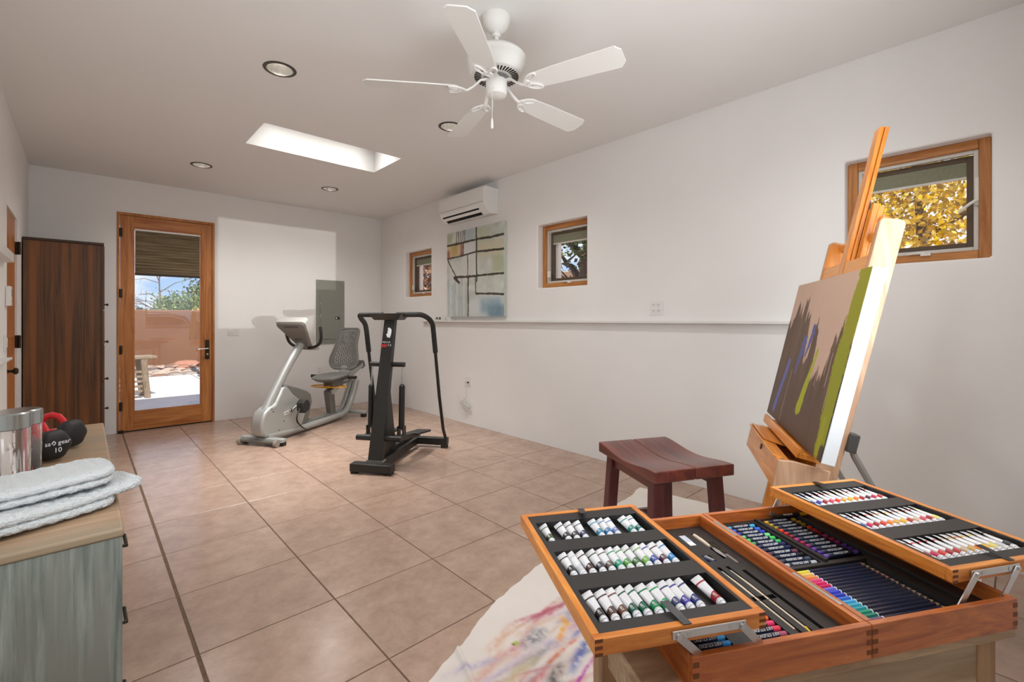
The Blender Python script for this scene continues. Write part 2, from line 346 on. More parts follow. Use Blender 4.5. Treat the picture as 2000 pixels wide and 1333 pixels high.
for i in range(len(XS) - 1):
    for j in range(len(YS) - 1):
        g = .003; gl = .0065 if abs(XS[i] - .325) < .01 else g; gr2 = .0065 if abs(XS[i + 1] - .325) < .01 else g
        x0, x1, y0, y1 = XS[i] + gl, XS[i + 1] - gr2, YS[j] + g, YS[j + 1] - g
        if y1 - y0 < .05: continue
        k = (round(x1 - x0, 3), round(y1 - y0, 3))
        if k not in tcache:
            a, b = k[0] / 2, k[1] / 2; c = .002; mm = MB()
            mm.loft([[(-a, -b, -.006), (a, -b, -.006), (a, b, -.006), (-a, b, -.006)], [(-a, -b, -.0012), (a, -b, -.0012), (a, b, -.0012), (-a, b, -.0012)], [(-a + c, -b + c, 0), (a - c, -b + c, 0), (a - c, b - c, 0), (-a + c, b - c, 0)]])
            tcache[k] = mm.mesh('tile'); tcache[k].materials.append(TILE)
        link('tile', tcache[k], None, fl, ((x0 + x1) / 2, (y0 + y1) / 2, 0))
# wall ledge
o = part('trim_1', pm('trim_white', (.76, .74, .70), .5), None, lambda m: m.box(XR - .055, XR, .80, 5.66, 1.268, 1.289), bevel=.003)
struct(o, 'thin white ledge running along the wall below the windows', 'ledge')
# ------------------------------------------------------------------ glazed door in the end wall
d1 = thing('door_1', 'alder wood door with one tall glass pane and a cellular shade', 'door', (DOOR[0], YB, 0), kind='structure')
dw = DOOR[1] - DOOR[0]; dh = DOOR[3]
fr = part('door_frame', CEDAR, d1, lambda m: (m.box(0, .026, -.008, .16, 0, dh), m.box(dw - .026, dw, -.008, .16, 0, dh), m.box(.026, dw - .026, -.008, .16, dh - .030, dh)), bevel=.003)
part('threshold', BRONZE, d1, BX(.026, dw - .026, .0, .2, -.015, .008))
lx0, lx1, lz0, lz1 = .030, dw - .030, .012, dh - .034
gx0, gx1, gz0, gz1 = .160, .800, .236, 2.358
part('stile', CEDAR, d1, BX(lx0, gx0 - .012, .004, .05, lz0, lz1), bevel=.002)
part('stile', CEDAR, d1, BX(gx1 + .012, lx1, .004, .05, lz0, lz1), bevel=.002)
part('rail', CEDARH, d1, BX(gx0 - .012, gx1 + .012, .004, .05, lz0, gz0 - .012), bevel=.002)
part('rail', CEDARH, d1, BX(gx0 - .012, gx1 + .012, .004, .05, gz1 + .012, lz1), bevel=.002)
part('glazing_bead', CEDAR, d1, lambda m: (m.box(gx0 - .012, gx0, .010, .04, gz0 - .012, gz1 + .012), m.box(gx1, gx1 + .012, .010, .04, gz0 - .012, gz1 + .012), m.box(gx0, gx1, .010, .04, gz0 - .012, gz0), m.box(gx0, gx1, .010, .04, gz1, gz1 + .012)))
part('pane', DOORGLASS, d1, BX(gx0, gx1, .026, .028, gz0, gz1))
SHADE = pm('woven_shade', lin((92, 78, 58)), .9, var=.25, vs=30)
mt, t, p = base_mat('cellular_shade'); L = t.links.new
tcn = nd(t, 'ShaderNodeTexCoord'); mpn = nd(t, 'ShaderNodeMapping'); mpn.inputs['Scale'].default_value = (2.5, 2.5, 70); L(tcn.outputs['Object'], mpn.inputs['Vector'])
n1 = nd(t, 'ShaderNodeTexNoise'); n1.inputs['Scale'].default_value = 1; n1.inputs['Detail'].default_value = 6; L(mpn.outputs['Vector'], n1.inputs['Vector'])
r1 = nd(t, 'ShaderNodeValToRGB'); e = r1.color_ramp.elements; e[0].position = .3; e[0].color = (*lin((84, 70, 50)), 1); e[1].position = .7; e[1].color = (*lin((136, 120, 92)), 1); L(n1.outputs['Fac'], r1.inputs['Fac']); L(r1.outputs['Color'], p.inputs['Base Color']); p.inputs['Roughness'].default_value = .9
SHADE = mt
sh = part('shade', SHADE, d1, lambda m: m.add([(x, .012 + (.007 if k % 2 else 0), 1.842 + k * .0172) for k in range(31) for x in (gx0 + .004, gx1 - .004)], [(2 * k, 2 * k + 1, 2 * k + 3, 2 * k + 2) for k in range(30)]))
part('bottom_rail', pm('shade_rail', lin((58, 50, 40)), .6), sh, BX(gx0 + .002, gx1 - .002, .006, .022, 1.818, 1.845))
part('head_rail', WHITE, sh, BX(gx0, gx1, .004, .024, gz1 - .018, gz1))
for z in (2.30, 1.60, .95, .30):
    part('hinge', BRONZE, d1, lambda m: (m.cyl((.030, -.012, z - .05), (.030, -.012, z + .05), .009, n=10), m.box(.028, .05, -.006, .006, z - .05, z + .05)))
hp = part('handle_plate', BRONZE, d1, BX(.852, .898, -.010, .004, .80, 1.045), bevel=.006)
part('lever', CHROME, hp, lambda m: m.tube([(.875, -.01, .935), (.875, -.055, .935), (.865, -.062, .935), (.77, -.058, .928)], .008))
part('lock', CHROME, hp, lambda m: m.cyl((.875, -.016, .862), (.875, -.008, .862), .012))
part('door_stop', BRONZE, d1, lambda m: (m.box(.01, .06, -.035, -.002, .0, .028), m.cyl((.035, -.05, .012), (.035, -.02, .012), .012)))
# ------------------------------------------------------------------ small casement windows in the long wall
SASHW = pm('sash_white', (.62, .60, .55), .5); SASHB = pm('sash_brown', lin((88, 72, 56)), .6)
RSH = pm('roller_shade', lin((130, 130, 108)), .85, var=.08, vs=60)
for k, (y0, y1, z0, z1) in enumerate(WIN):
    w = thing('window_%d' % (k + 1), ['small square wooden casement window by the far corner', 'small square wooden casement window beside the hung abstract canvas', 'square wooden casement window behind the easel'][k], 'window', (XR, (y0 + y1) / 2, z0), kind='structure')
    hw = (y1 - y0) / 2; hh = z1 - z0; X0 = .075; f = .052
    def ring(m, a, b, x0, x1, za, zb, wdt): m.box(x0, x1, a, a + wdt, za, zb); m.box(x0, x1, b - wdt, b, za, zb); m.box(x0, x1, a + wdt, b - wdt, za, za + wdt); m.box(x0, x1, a + wdt, b - wdt, zb - wdt, zb)
    part('frame', CEDARZ, w, lambda m: (m.box(X0, X0 + .075, -hw, -hw + f, 0, hh), m.box(X0, X0 + .075, hw - f, hw, 0, hh)), bevel=.004)
    part('frame', CEDARY, w, lambda m: (m.box(X0 + .001, X0 + .075, -hw + f, hw - f, 0, f), m.box(X0 + .001, X0 + .075, -hw + f, hw - f, hh - f, hh)), bevel=.004)
    part('screen_frame', SASHW, w, lambda m: ring(m, -hw + f, hw - f, X0 + .02, X0 + .05, f, hh - f, .020), bevel=.002)
    part('sash', SASHB, w, lambda m: ring(m, -hw + f + .020, hw - f - .020, X0 + .055, X0 + .10, f + .020, hh - f - .020, .030), bevel=.002)
    part('pane', GLASS, w, BX(X0 + .078, X0 + .081, -hw + f + .05, hw - f - .05, f + .05, hh - f - .05))
    s2 = part('shade', RSH, w, BX(X0 + .060, X0 + .068, -hw + f + .046, hw - f - .046, hh - f - .135, hh - f - .045))
    part('bottom_rail', SASHW, s2, BX(X0 + .057, X0 + .070, -hw + f + .046, hw - f - .046, hh - f - .146, hh - f - .133))
    part('crank', BRASSW, w, lambda m: (m.box(X0 - .012, X0 + .03, -.075, -.03, f - .012, f + .004), m.tube([(X0 - .006, -.05, f + .006), (X0 - .012, .0, f + .004), (X0 - .012, .03, f + .002)], .005, 8)))
    if k < 2: part('outer_jamb', WHITE, w, BX(X0 + .10, X0 + .15, hw - .135, hw - .10, f + .05, hh - f - .05))
    ys = -hw + f + .004 if k == 2 else hw - f - .02
    lt = part('latch', BRASSW, w, lambda m: m.box(X0 + .006, X0 + .022, ys - .030, ys + .012, hh * .45 if k == 2 else .11, hh * .45 + .155 if k == 2 else .18), bevel=.004)
    if k == 2: part('latch_lever', BRASSW, lt, lambda m: m.tube([(X0 - .004, ys, hh * .45 + .03), (X0 - .01, ys + .03, hh * .45 + .01), (X0 - .01, ys + .075, hh * .45 - .03)], [.009, .008, .006], 8))
# rear window behind the camera
w = thing('window_4', 'wide wooden window in the wall behind the art table', 'window', ((RW[0] + RW[1]) / 2, YR, RW[2]), kind='structure')
hw = (RW[1] - RW[0]) / 2; hh = RW[3] - RW[2]
part('frame', CEDARH, w, lambda m: (m.box(-hw, -hw + .03, -.16, -.09, 0, hh), m.box(hw - .03, hw, -.16, -.09, 0, hh), m.box(-hw + .03, hw - .03, -.16, -.09, 0, .03), m.box(-hw + .03, hw - .03, -.16, -.09, hh - .03, hh)), bevel=.003)
part('pane', GLASS, w, BX(-hw + .03, hw - .03, -.12, -.117, .03, hh - .03))
w = thing('window_5', 'added unseen wooden window in the wall left of the chest', 'window', (XL, (LW[0] + LW[1]) / 2, LW[2]), kind='structure')  # window out of view, added to hold the ceiling fill lamp
hw = (LW[1] - LW[0]) / 2; hh = LW[3] - LW[2]
part('frame', CEDARY, w, lambda m: (m.box(-.18, -.11, -hw, -hw + .03, 0, hh), m.box(-.18, -.11, hw - .03, hw, 0, hh), m.box(-.18, -.11, -hw + .03, hw - .03, 0, .03), m.box(-.18, -.11, -hw + .03, hw - .03, hh - .03, hh)), bevel=.003)
part('pane', GLASS, w, BX(-.15, -.147, -hw + .03, hw - .03, .03, hh - .03))
# ------------------------------------------------------------------ door in the left wall, wall fittings there
d2 = thing('door_2', 'panelled wooden door set in the wall next to the tall cabinet', 'door', (XL - .014, LD[0], 0), kind='structure')
lw = LD[1] - LD[0]
part('leaf', CEDAR, d2, BX(-.04, 0, .004, lw - .004, .006, LD[3] - .006), bevel=.003)
part('panel', CEDAR, d2, lambda m: (m.box(-.005, .006, .12, lw - .12, .25, 1.0), m.box(-.005, .006, .12, lw - .12, 1.15, 2.0)), bevel=.004)
for z in (1.915, 1.109, .3): part('hinge', BRONZE, d2, lambda m: (m.box(-.002, .028, lw - .004, lw + .000, z - .055, z + .055), m.cyl((.028, lw - .012, z - .055), (.028, lw - .012, z + .055), .010)))
part('knob', BRONZE, d2, lambda m: m.lathe([(.028, 0), (.028, .006), (.010, .01), (.010, .035), (.024, .045), (.026, .058), (.016, .068)], 16, (0, .09, .905), 'X'), smooth=40)
t = thing('thermostat', 'small white intercom box on the wall beside the wooden side door', 'thermostat', (XL, 5.03, 1.40))
part('housing', WHITE, t, BX(0, .030, -.04, .04, 0, .145), bevel=.006); part('screen', pm('lcd', (.30, .33, .30), .3), t, BX(.030, .032, -.025, .025, .07, .12))
t = thing('light_switch', 'white double light switch plate by the side door', 'light switch', (XL, 4.96, 1.07))
part('plate', WHITE, t, BX(0, .008, -.045, .045, 0, .12), bevel=.003)
for q in (-.02, .02): part('rocker', WHITE, t, BX(.008, .013, q - .014, q + .014, .025, .095), bevel=.002)
for nm, z, x, h, lab in (('wall_shelf', 1.705, .052, .07, 'thick white shelf on the wall above the intercom box'), ('wall_shelf', 1.012, .045, .016, 'thin white shelf low on the wall beside the side door')):
    tag(MB().loft([[(0, 0, 0), (x, 0, h * .1), (x, 0, h), (0, 0, h)], [(0, .9, 0), (x, .9, h * .1), (x, .9, h), (0, .9, h)]]).build(nm, WHITE, None, bevel=.003), lab, 'shelf').location = (XL, 4.0, z)
# ------------------------------------------------------------------ outlets, panel, cans on walls
def cover(name, label, cat, loc, rotz, w, h, outlets, group=None):
    """wall plate facing local -Y"""
    t = thing(name, label, cat, loc, rotz, group)
    part('plate', WHITE, t, BX(-w / 2, w / 2, -.006, .0, -h / 2, h / 2), bevel=.002)
    for (x, z) in outlets:
        s = part('socket', WHITE, t, lambda m: m.box(x - .017, x + .017, -.008, -.005, z - .015, z + .015), bevel=.002)
        part('slot', DARK, s, lambda m: (m.box(x - .008, x - .005, -.0085, -.007, z - .002, z + .008), m.box(x + .005, x + .008, -.0085, -.007, z - .002, z + .008), m.box(x - .002, x + .002, -.0085, -.007, z - .011, z - .006)))
    return t
cover('wall_outlet', 'white four-socket outlet plate above the wall ledge', 'outlet', (XR, 2.04, 1.397), -PI / 2, .12, .118, [(-.022, .025), (.022, .025), (-.022, -.025), (.022, -.025)])
cover('wall_outlet', 'white two-socket outlet plate on the end wall behind the exercise bike', 'outlet', (2.553, YB, .55), 0, .075, .118, [(0, .024), (0, -.024)])
t = thing('light_switch', 'white triple light switch plate between glazed door and breaker panel', 'light switch', (1.44, YB, 1.148))
part('plate', WHITE, t, BX(-.065, .065, -.006, 0, -.058, .058), bevel=.002)
for q in (-.042, 0, .042): part('rocker', WHITE, t, BX(q - .013, q + .013, -.012, -.005, -.033, .033), bevel=.002)
# cable jack with coiled cable
t = cover('cable_jack', 'white data jack plate low on the wall with a plugged cable', 'wall jack', (XR, 4.64, .527), -PI / 2, .12, .118, [(-.03, -.02)])
part('plug', pm('grey_plug', (.10, .10, .10), .5), t, BX(.018, .036, -.03, -.005, -.018, .0))
CABLE = pm('white_cable', (.70, .69, .66), .5)
def coil(m):
    pts = []
    for k in range(150):
        a = k / 150 * 2 * PI * 5.5; tw = .3 * math.sin(k * .11)
        r = .085 + .03 * math.sin(k * .27 + 1); pts.append((XR - .03 - .028 * math.sin(a * .53 + .5), 4.66 + r * math.cos(a) + .012 * math.sin(k * .19), .235 + (r * .8 if k > 90 else r) * math.sin(a) * (1 if k < 60 else .45) + .25 * .06 * math.cos(a)))
    m.tube(pts, .0032, 6)
    m.tube([(XR - .03, 4.613, .515), (XR - .035, 4.615, .42), (XR - .03, 4.63, .34), (XR - .02, 4.66, .315)], .0032, 6)
tag(part('cable_coil', CABLE, None, coil, smooth=60), 'loose coil of thin white cable hanging from the wall jack', 'cable')
# breaker panel
GREYP = pm('panel_grey', lin((143, 144, 134)), .42, .2)
t = thing('breaker_panel', 'grey metal electrical breaker panel on the end wall', 'breaker panel', (2.713, YB, .94))
part('cover', GREYP, t, BX(-.211, .211, -.012, 0, 0, .945), bevel=.003)
dr = part('door', GREYP, t, BX(-.150, .150, -.020, -.010, .07, .70), bevel=.004)
part('latch', BLACK, dr, BX(.065, .130, -.028, -.018, .36, .40), bevel=.003); part('latch_tab', WHITE, dr, BX(.072, .092, -.031, -.026, .368, .392))
for z in (.60, .42): part('hinge', CHROME, dr, lambda m: m.cyl((-.152, -.017, z - .02), (-.152, -.017, z + .02), .005, n=8))
for x, z in ((-.19, .92), (.19, .92), (-.19, .40), (.19, .44), (-.19, .03), (.19, .03)): part('screw', CHROME, t, lambda m: m.cyl((x, -.015, z), (x, -.011, z), .006, n=10))
# recessed can lights
CANT = pm('can_trim', lin((78, 72, 64)), .35, .7); CANR = pm('can_reflector', (.72, .70, .66), .22, .9)
BULB = emit('can_bulb', (1, .95, .88), 5)
for k, (x, y) in enumerate(CANS):
    lab = ['round recessed ceiling light between skylight and ceiling fan, over the bright floor strip', 'round recessed ceiling light above the glazed door end', 'round recessed ceiling light nearest the breaker panel', 'round recessed ceiling light partly hidden by a fan blade', 'round recessed ceiling light over the chest', 'round recessed ceiling light over the art table'][k]
    t = thing('recessed_light', lab, 'ceiling light', (x, y, ZC), 0, 'recessed ceiling lights')
    part('trim', CANT, t, lambda m: m.lathe([(.078, -.0005), (.078, -.004), (.096, -.004), (.099, -.0005)], 36, caps=False), smooth=40)
    part('reflector', CANR, t, lambda m: m.lathe([(.0785, -.003), (.074, .03), (.058, .085), (.050, .10)], 36, caps=False), smooth=60)
    part('bulb', BULB, t, lambda m: m.lathe([(.0, .06), (.030, .066), (.048, .085), (.050, .10)], 24, caps=False), smooth=60)
    l = light('can_lamp', 'SPOT', (x, y, ZC - .01), 28 if y > 2 else 25, (1, .98, .955), to=(x, y, 0), spot_size=R(150), spot_blend=.8, shadow_soft_size=.06)
# ------------------------------------------------------------------ mini-split air conditioner
t = thing('air_conditioner', 'white wall-mounted split air conditioner above the hung canvas', 'air conditioner', (XR, 4.50, 2.52))
ACW = pm('ac_white', (.80, .79, .755), .35)
prof = [(0, 0), (-.12, -.008), (-.17, .03), (-.205, .085), (-.215, .12), (-.215, .26), (-.205, .285), (-.18, .298), (0, .29)]
prof = [(x, z) for x, z in prof]
part('housing', ACW, t, lambda m: m.prism(prof, -.44, .445), smooth=30, bevel=.004)
part('front_panel', ACW, t, lambda m: m.prism([(-.214, .125), (-.220, .13), (-.220, .262), (-.210, .288), (-.205, .285)], -.432, .437), smooth=30)
part('outlet_slot', DARK, t, lambda m: m.prism([(-.1745, .0335), (-.196, .068), (-.199, .066), (-.1775, .0315)], -.32, .40), smooth=None)
part('outlet_slot', DARK, t, lambda m: m.prism([(-.128, -.0055), (-.160, .0185), (-.162, .016), (-.130, -.0085)], -.32, .37))
part('louver', ACW, t, lambda m: m.prism([(-.168, .014), (-.186, .043), (-.190, .041), (-.172, .011)], -.34, .39), bevel=.001)
part('louver', ACW, t, lambda m: m.prism([(-.196, .060), (-.211, .092), (-.2155, .091), (-.200, .058)], -.34, .40), bevel=.001)
part('seam', pm('seam_grey', (.25, .25, .24), .6), t, lambda m: m.box(-.2165, -.2135, -.42, .44, .115, .119))
# ------------------------------------------------------------------ ceiling fan
FX, FY = 1.62, 1.88
t = thing('ceiling_fan', 'white five-blade ceiling fan with a short rod and pull chain', 'ceiling fan', (FX, FY, ZC))
part('canopy', WHITEM, t, lambda m: m.lathe([(.074, 0), (.075, -.012), (.070, -.035), (.055, -.062), (.034, -.080), (.018, -.084)], 36), smooth=45)
part('rod', WHITEM, t, lambda m: (m.cyl((0, 0, -.08), (0, 0, -.19), .0125), m.lathe([(.02, -.082), (.024, -.095), (.018, -.105)], 20), m.lathe([(.018, -.150), (.024, -.16), (.024, -.185)], 20)), smooth=45)
hs = part('motor_housing', WHITEM, t, lambda m: m.lathe([(.03, -.175), (.07, -.180), (.115, -.190), (.148, -.207), (.158, -.222), (.158, -.238), (.152, -.243), (.155, -.258), (.146, -.292), (.132, -.312), (.118, -.318), (.07, -.322), (.05, -.322)], 48), smooth=30)
def vents(m):
    for k in range(40):
        a = 2 * PI * k / 40; M = Matrix.Rotation(a, 4, 'Z'); m.box(.082, .118, -.0030, .0030, -.3225, -.3165, M)
part('vent_slots', DARK, hs, vents)
part('switch_housing', WHITEM, t, lambda m: m.lathe([(.05, -.32), (.057, -.345), (.057, -.405), (.052, -.418), (.03, -.426), (.004, -.428)], 32), smooth=35)
part('hub_ring', pm('hub_grey', (.20, .19, .18), .5), t, lambda m: m.lathe([(.06, -.321), (.066, -.326), (.066, -.336), (.058, -.34)], 32), smooth=35)  # plain grey ring under the motor housing
def blade_mesh():
    m = MB(); o2 = [(.205, -.042), (.225, -.052), (.36, -.062), (.66, -.070), (.685, -.040), (.685, .040), (.66, .070), (.36, .062), (.225, .052), (.205, .042)]
    m.prism(o2, -.003, .003, 'Z'); return m.mesh('blade')
BL = blade_mesh(); BL.materials.append(WHITEM)
def iron_mesh():
    m = MB(); m.tube([(.05, 0, .068), (.085, 0, .060), (.125, 0, .025), (.155, 0, .006), (.175, 0, .008)], [.013, .011, .010, .011, .011], 10, flat=.6)
    for (cx, cy, rx, ry, ang) in ((.185, 0, .018, .022, 0), (.215, .032, .040, .017, .5), (.215, -.032, .040, .017, -.5)):
        pts = []
        for k in range(20):
            a = 2 * PI * k / 20; x, y = rx * math.cos(a), ry * math.sin(a); pts.append((cx + x * math.cos(ang) - y * math.sin(ang), cy + x * math.sin(ang) + y * math.cos(ang), .008))
        m.tube(pts, .006, 8, closed=True)
    return m.mesh('blade_iron', 50)
IR = iron_mesh(); IR.materials.append(WHITEM)
for k in range(5):
    M = Matrix.Translation((0, 0, -.405)) @ Matrix.Rotation(R(72 * k), 4, 'Z')
    b = link('blade', BL, None, t); b.matrix_local = M @ Matrix.Rotation(R(-12), 4, 'X') @ Matrix.Translation((0, 0, .014))
    i = link('blade_iron', IR, None, t); i.matrix_local = M @ Matrix.Rotation(R(-12), 4, 'X')
pc = part('pull_chain', BRASSW, t, lambda m: m.tube([(-.045, -.03, -.40), (-.058, -.035, -.41), (-.060, -.035, -.57)], .0018, 6))
part('pull_knob', WHITEM, pc, lambda m: m.lathe([(.002, -.565), (.006, -.575), (.008, -.615), (.004, -.622)], 12, (-.060, -.035, 0)), smooth=50)
part('pull_chain', BRASSW, t, lambda m: m.tube([(.02, .05, -.40), (.024, .058, -.41), (.024, .058, -.455)], .0018, 6))
# ------------------------------------------------------------------ hung abstract canvas (own generic composition)
PAINT = painted('painted_canvas', .6, .25, 150)
def canvas_mesh(img, w, h, th, side):
    """front in local XZ plane facing -Y, vertices row by row from the top"""
    H_, W_ = img.shape[:2]; vs = []; fs = []
    for r in range(H_):
        for c in range(W_): vs.append((w * c / (W_ - 1), 0, h * (1 - r / (H_ - 1))))
    for r in range(H_ - 1):
        for c in range(W_ - 1): a = r * W_ + c; fs.append((a, a + W_, a + W_ + 1, a + 1))
    me = bpy.data.meshes.new('canvas'); me.from_pydata(vs, [], fs); me.update(); paint_attr(me, img); me.materials.append(PAINT); return me
Hh, Ww = 230, 200
V, U = np.mgrid[0:1:Hh * 1j, 0:1:Ww * 1j]
wob = lambda s, a=.02: (fbm(Hh, Ww, 5, 5, s) - .5) * a
img = np.ones((Hh, Ww, 3)) * np.array((196, 202, 192.)); n = fbm(Hh, Ww, 9, 9, 5); img += ((n - .5) * 60)[..., None]
def rc(u0, u1, v0, v1, col, s=1, soft=.02, a=1.): 
    uu = U + wob(s, .04); vv = V + wob(s + 9, .04); mk = sstep(u0 - soft, u0 + soft, uu) * (1 - sstep(u1 - soft, u1 + soft, uu)) * sstep(v0 - soft, v0 + soft, vv) * (1 - sstep(v1 - soft, v1 + soft, vv)); blend(img, mk * a * (.6 + .8 * np.clip(fbm(Hh, Ww, 12, 12, s + 3) - .2, 0, .5)), col)
rc(.0, .10, 0, .13, (160, 170, 132), 2, .05); rc(.33, .52, 0, .13, (168, 186, 196), 3, .03); rc(.55, .75, 0, .2, (176, 188, 150), 4, .06)
rc(0, .31, .15, .29, (208, 176, 118), 5, .015); rc(.09, .20, .14, .28, (180, 144, 60), 6, .03); rc(0, .06, .2, .32, (128, 42, 34), 7, .03); rc(.26, .32, .15, .29, (130, 46, 42), 8, .02)
rc(.55, 1, .18, .34, (204, 196, 164), 9, .02); rc(.80, 1, .33, .53, (170, 178, 138), 10, .03); rc(.3, .55, .15, .56, (220, 222, 222), 11, .03); rc(.05, .5, .34, .60, (214, 214, 208), 12, .03)
for k in range(9): rc(.02 + k * .042, .04 + k * .042, .55 + .03 * (k % 3), 1, [(140, 166, 182), (206, 214, 214), (150, 172, 178)][k % 3], 20 + k, .018, .9)
rc(.42, 1, .78, 1, (206, 214, 216), 31, .05); rc(.62, .95, .80, .97, (116, 152, 172), 32, .06); rc(.74, 1.02, .88, 1.02, (90, 124, 144), 33, .04)
for k in range(5): rc(.185 + .038 * k, .198 + .038 * k, 0, .14, (60, 48, 44), 40 + k, .006)
def ln(p, q, w, s):
    uu = U + wob(s, .025); vv = V + wob(s + 5, .02); d = np.array(q, float) - p; t = np.clip(((uu - p[0]) * d[0] + (vv - p[1]) * d[1]) / (d @ d), 0, 1)
    ds = np.hypot(uu - p[0] - t * d[0], vv - p[1] - t * d[1]); rag = w * (.6 + 1.0 * fbm(Hh, Ww, 30, 30, s)); blend(img, 1 - sstep(rag * .5, rag * 1.05, ds), (66, 58, 46))
img[:] = img * .78 + np.array((216, 218, 212.)) * .22
for i, (p, q, w) in enumerate([((0, .145), (.55, .135), .016), ((.55, .135), (1, .14), .018), ((.545, 0), (.555, .6), .015), ((0, .305), (.55, .275), .013), ((.55, .275), (1, .295), .016), ((.31, .14), (.31, .29), .013), ((.395, .285), (.395, .56), .010),
        ((.02, .33), (.2, .56), .012), ((.14, .535), (.55, .545), .018), ((.55, .545), (1, .545), .016), ((.400, .55), (.395, 1), .016), ((.535, .55), (.54, .74), .012), ((.54, .74), (1, .765), .016), ((.15, .54), (.24, .60), .022)]): ln(p, q, w * .8, 60 + i)
t = thing('hung_canvas', 'tall abstract canvas with pale blocks and dark lines below the air conditioner', 'painting', (XR - .045, 5.02, 1.335), -PI / 2)
link('painted_face', canvas_mesh(img, 1.115, 1.078, .03, None), None, t)
part('canvas_edge', pm('canvas_edge', lin((196, 200, 190)), .8), t, lambda m: m.box(0, 1.115, .0006, .042, 0, 1.078), bevel=.003)
# small card holder on the ledge
t = thing('card_stand', 'little white card stand with two dark pictures on the ledge', 'card', (XR - .03, 5.20, 1.289), -PI / 2)
part('card', WHITE, t, lambda m: (m.box(-.11, -.005, -.003, .003, 0, .048), m.box(.0, .11, -.003, .003, 0, .048)))
part('picture', pm('card_print', (.12, .11, .10), .5), t, lambda m: (m.box(-.10, -.05, -.0045, -.003, .012, .042), m.box(-.03, .02, -.0045, -.003, .010, .042)))
# ------------------------------------------------------------------ tall pine cabinet
PINE = wood('stained_pine', lin((46, 27, 13)), lin((112, 70, 34)), 'Z', 1.2, 46, .40, .2, knots=4.5, c3=lin((126, 76, 34)), warp=.9, contrast=(.30, .70))
PINED = wood('stained_pine_dark', lin((44, 28, 18)), lin((70, 46, 28)), 'X', .9, 16, .4, .2)
t = thing('tall_cabinet', 'tall dark-stained knotty pine cabinet standing in the corner', 'cabinet', (XL + .01, 6.20, 0))
cw = .55
part('side_panel', PINE, t, BX(0, cw - .02, 0, .02, 0, 2.04)); part('side_panel', PINE, t, BX(0, cw - .02, .70, .72, 0, 2.04))
part('back_panel', PINE, t, BX(0, .015, .02, .70, 0, 2.04)); part('top', PINED, t, BX(-.004, cw + .012, -.012, .73, 2.042, 2.066), bevel=.004); part('shelf', PINED, t, BX(.015, cw - .02, .02, .70, 1.38, 1.40)); part('plinth', PINED, t, BX(.015, cw - .02, .02, .70, 0, .06))
part('front_stile', PINED, t, lambda m: (m.box(cw - .02, cw, 0, .03, 0, 2.04), m.box(cw - .02, cw, .69, .72, 0, 2.04)))
for z0, z1, kz in ((1.40, 2.035, 1.45), (1.05, 1.39, 1.075), (.68, 1.04, .70), (.065, .67, .40)):
    q = part('cabinet_door', PINE, t, BX(cw - .002, cw + .016, .01, .71, z0, z1), bevel=.002)
    part('knob', BRONZE, q, lambda m: m.lathe([(.008, 0), (.006, .012), (.013, .02), (.013, .028), (.006, .032)], 14, (cw + .016, .06, kz), 'X'), smooth=40)
# ------------------------------------------------------------------ grey-green distressed chest
CHW = wood('distressed_grey_paint', lin((98, 106, 100)), lin((154, 160, 151)), 'Z', 4, 75, .6, 0, c3=lin((126, 128, 119)), warp=.25, bump=.15)
CHT = wood('distressed_top', lin((150, 122, 94)), lin((186, 156, 126)), 'X', 2.5, 18, .5, .1, c3=lin((150, 132, 108)), warp=1.2)
CX, CY0, CY1, CZ = .072, 1.452, 3.00, .80
t = thing('chest_of_drawers', 'grey-green distressed painted chest with a worn brown top', 'chest', (XL + .006, CY0, 0))
cw = CX - XL - .006; cl = CY1 - CY0
part('end_panel', CHW, t, BX(0, cw - .003, 0.004, .03, 0, CZ - .022)); part('end_panel', CHW, t, BX(0, cw - .003, cl - .03, cl, 0, CZ - .022)); part('back_panel', CHW, t, BX(0, .012, .03, cl - .03, .05, CZ - .022))
part('top', CHT, t, BX(0, cw, 0, cl, CZ - .022, CZ), bevel=.006)
part('front_frame', CHW, t, lambda m: (m.box(cw - .03, cw - .004, .03, cl - .03, CZ - .05, CZ - .022), m.box(cw - .03, cw - .004, .03, cl - .03, 0, .06), m.box(cw - .03, cw - .004, cl / 2 - .02, cl / 2 + .02, .06, CZ - .05), m.box(cw - .03, cw - .004, .03, .034, 0, CZ - .022), m.box(cw - .03, cw - .004, cl - .034, cl - .03, 0, CZ - .022)))
for a, b in ((.03, cl / 2 - .02), (cl / 2 + .02, cl - .03)):
    for k in range(3):
        z0 = .065 + k * .228
        q = part('drawer', CHW, t, BX(.03, cw - .002, a + .004, b - .004, z0, z0 + .218), bevel=.003)
        part('pull', BRONZE, q, lambda m: m.tube([(cw - .002, (a + b) / 2 - .05, z0 + .11), (cw + .022, (a + b) / 2 - .045, z0 + .105), (cw + .022, (a + b) / 2 + .045, z0 + .105), (cw - .002, (a + b) / 2 + .05, z0 + .11)], .005, 8))
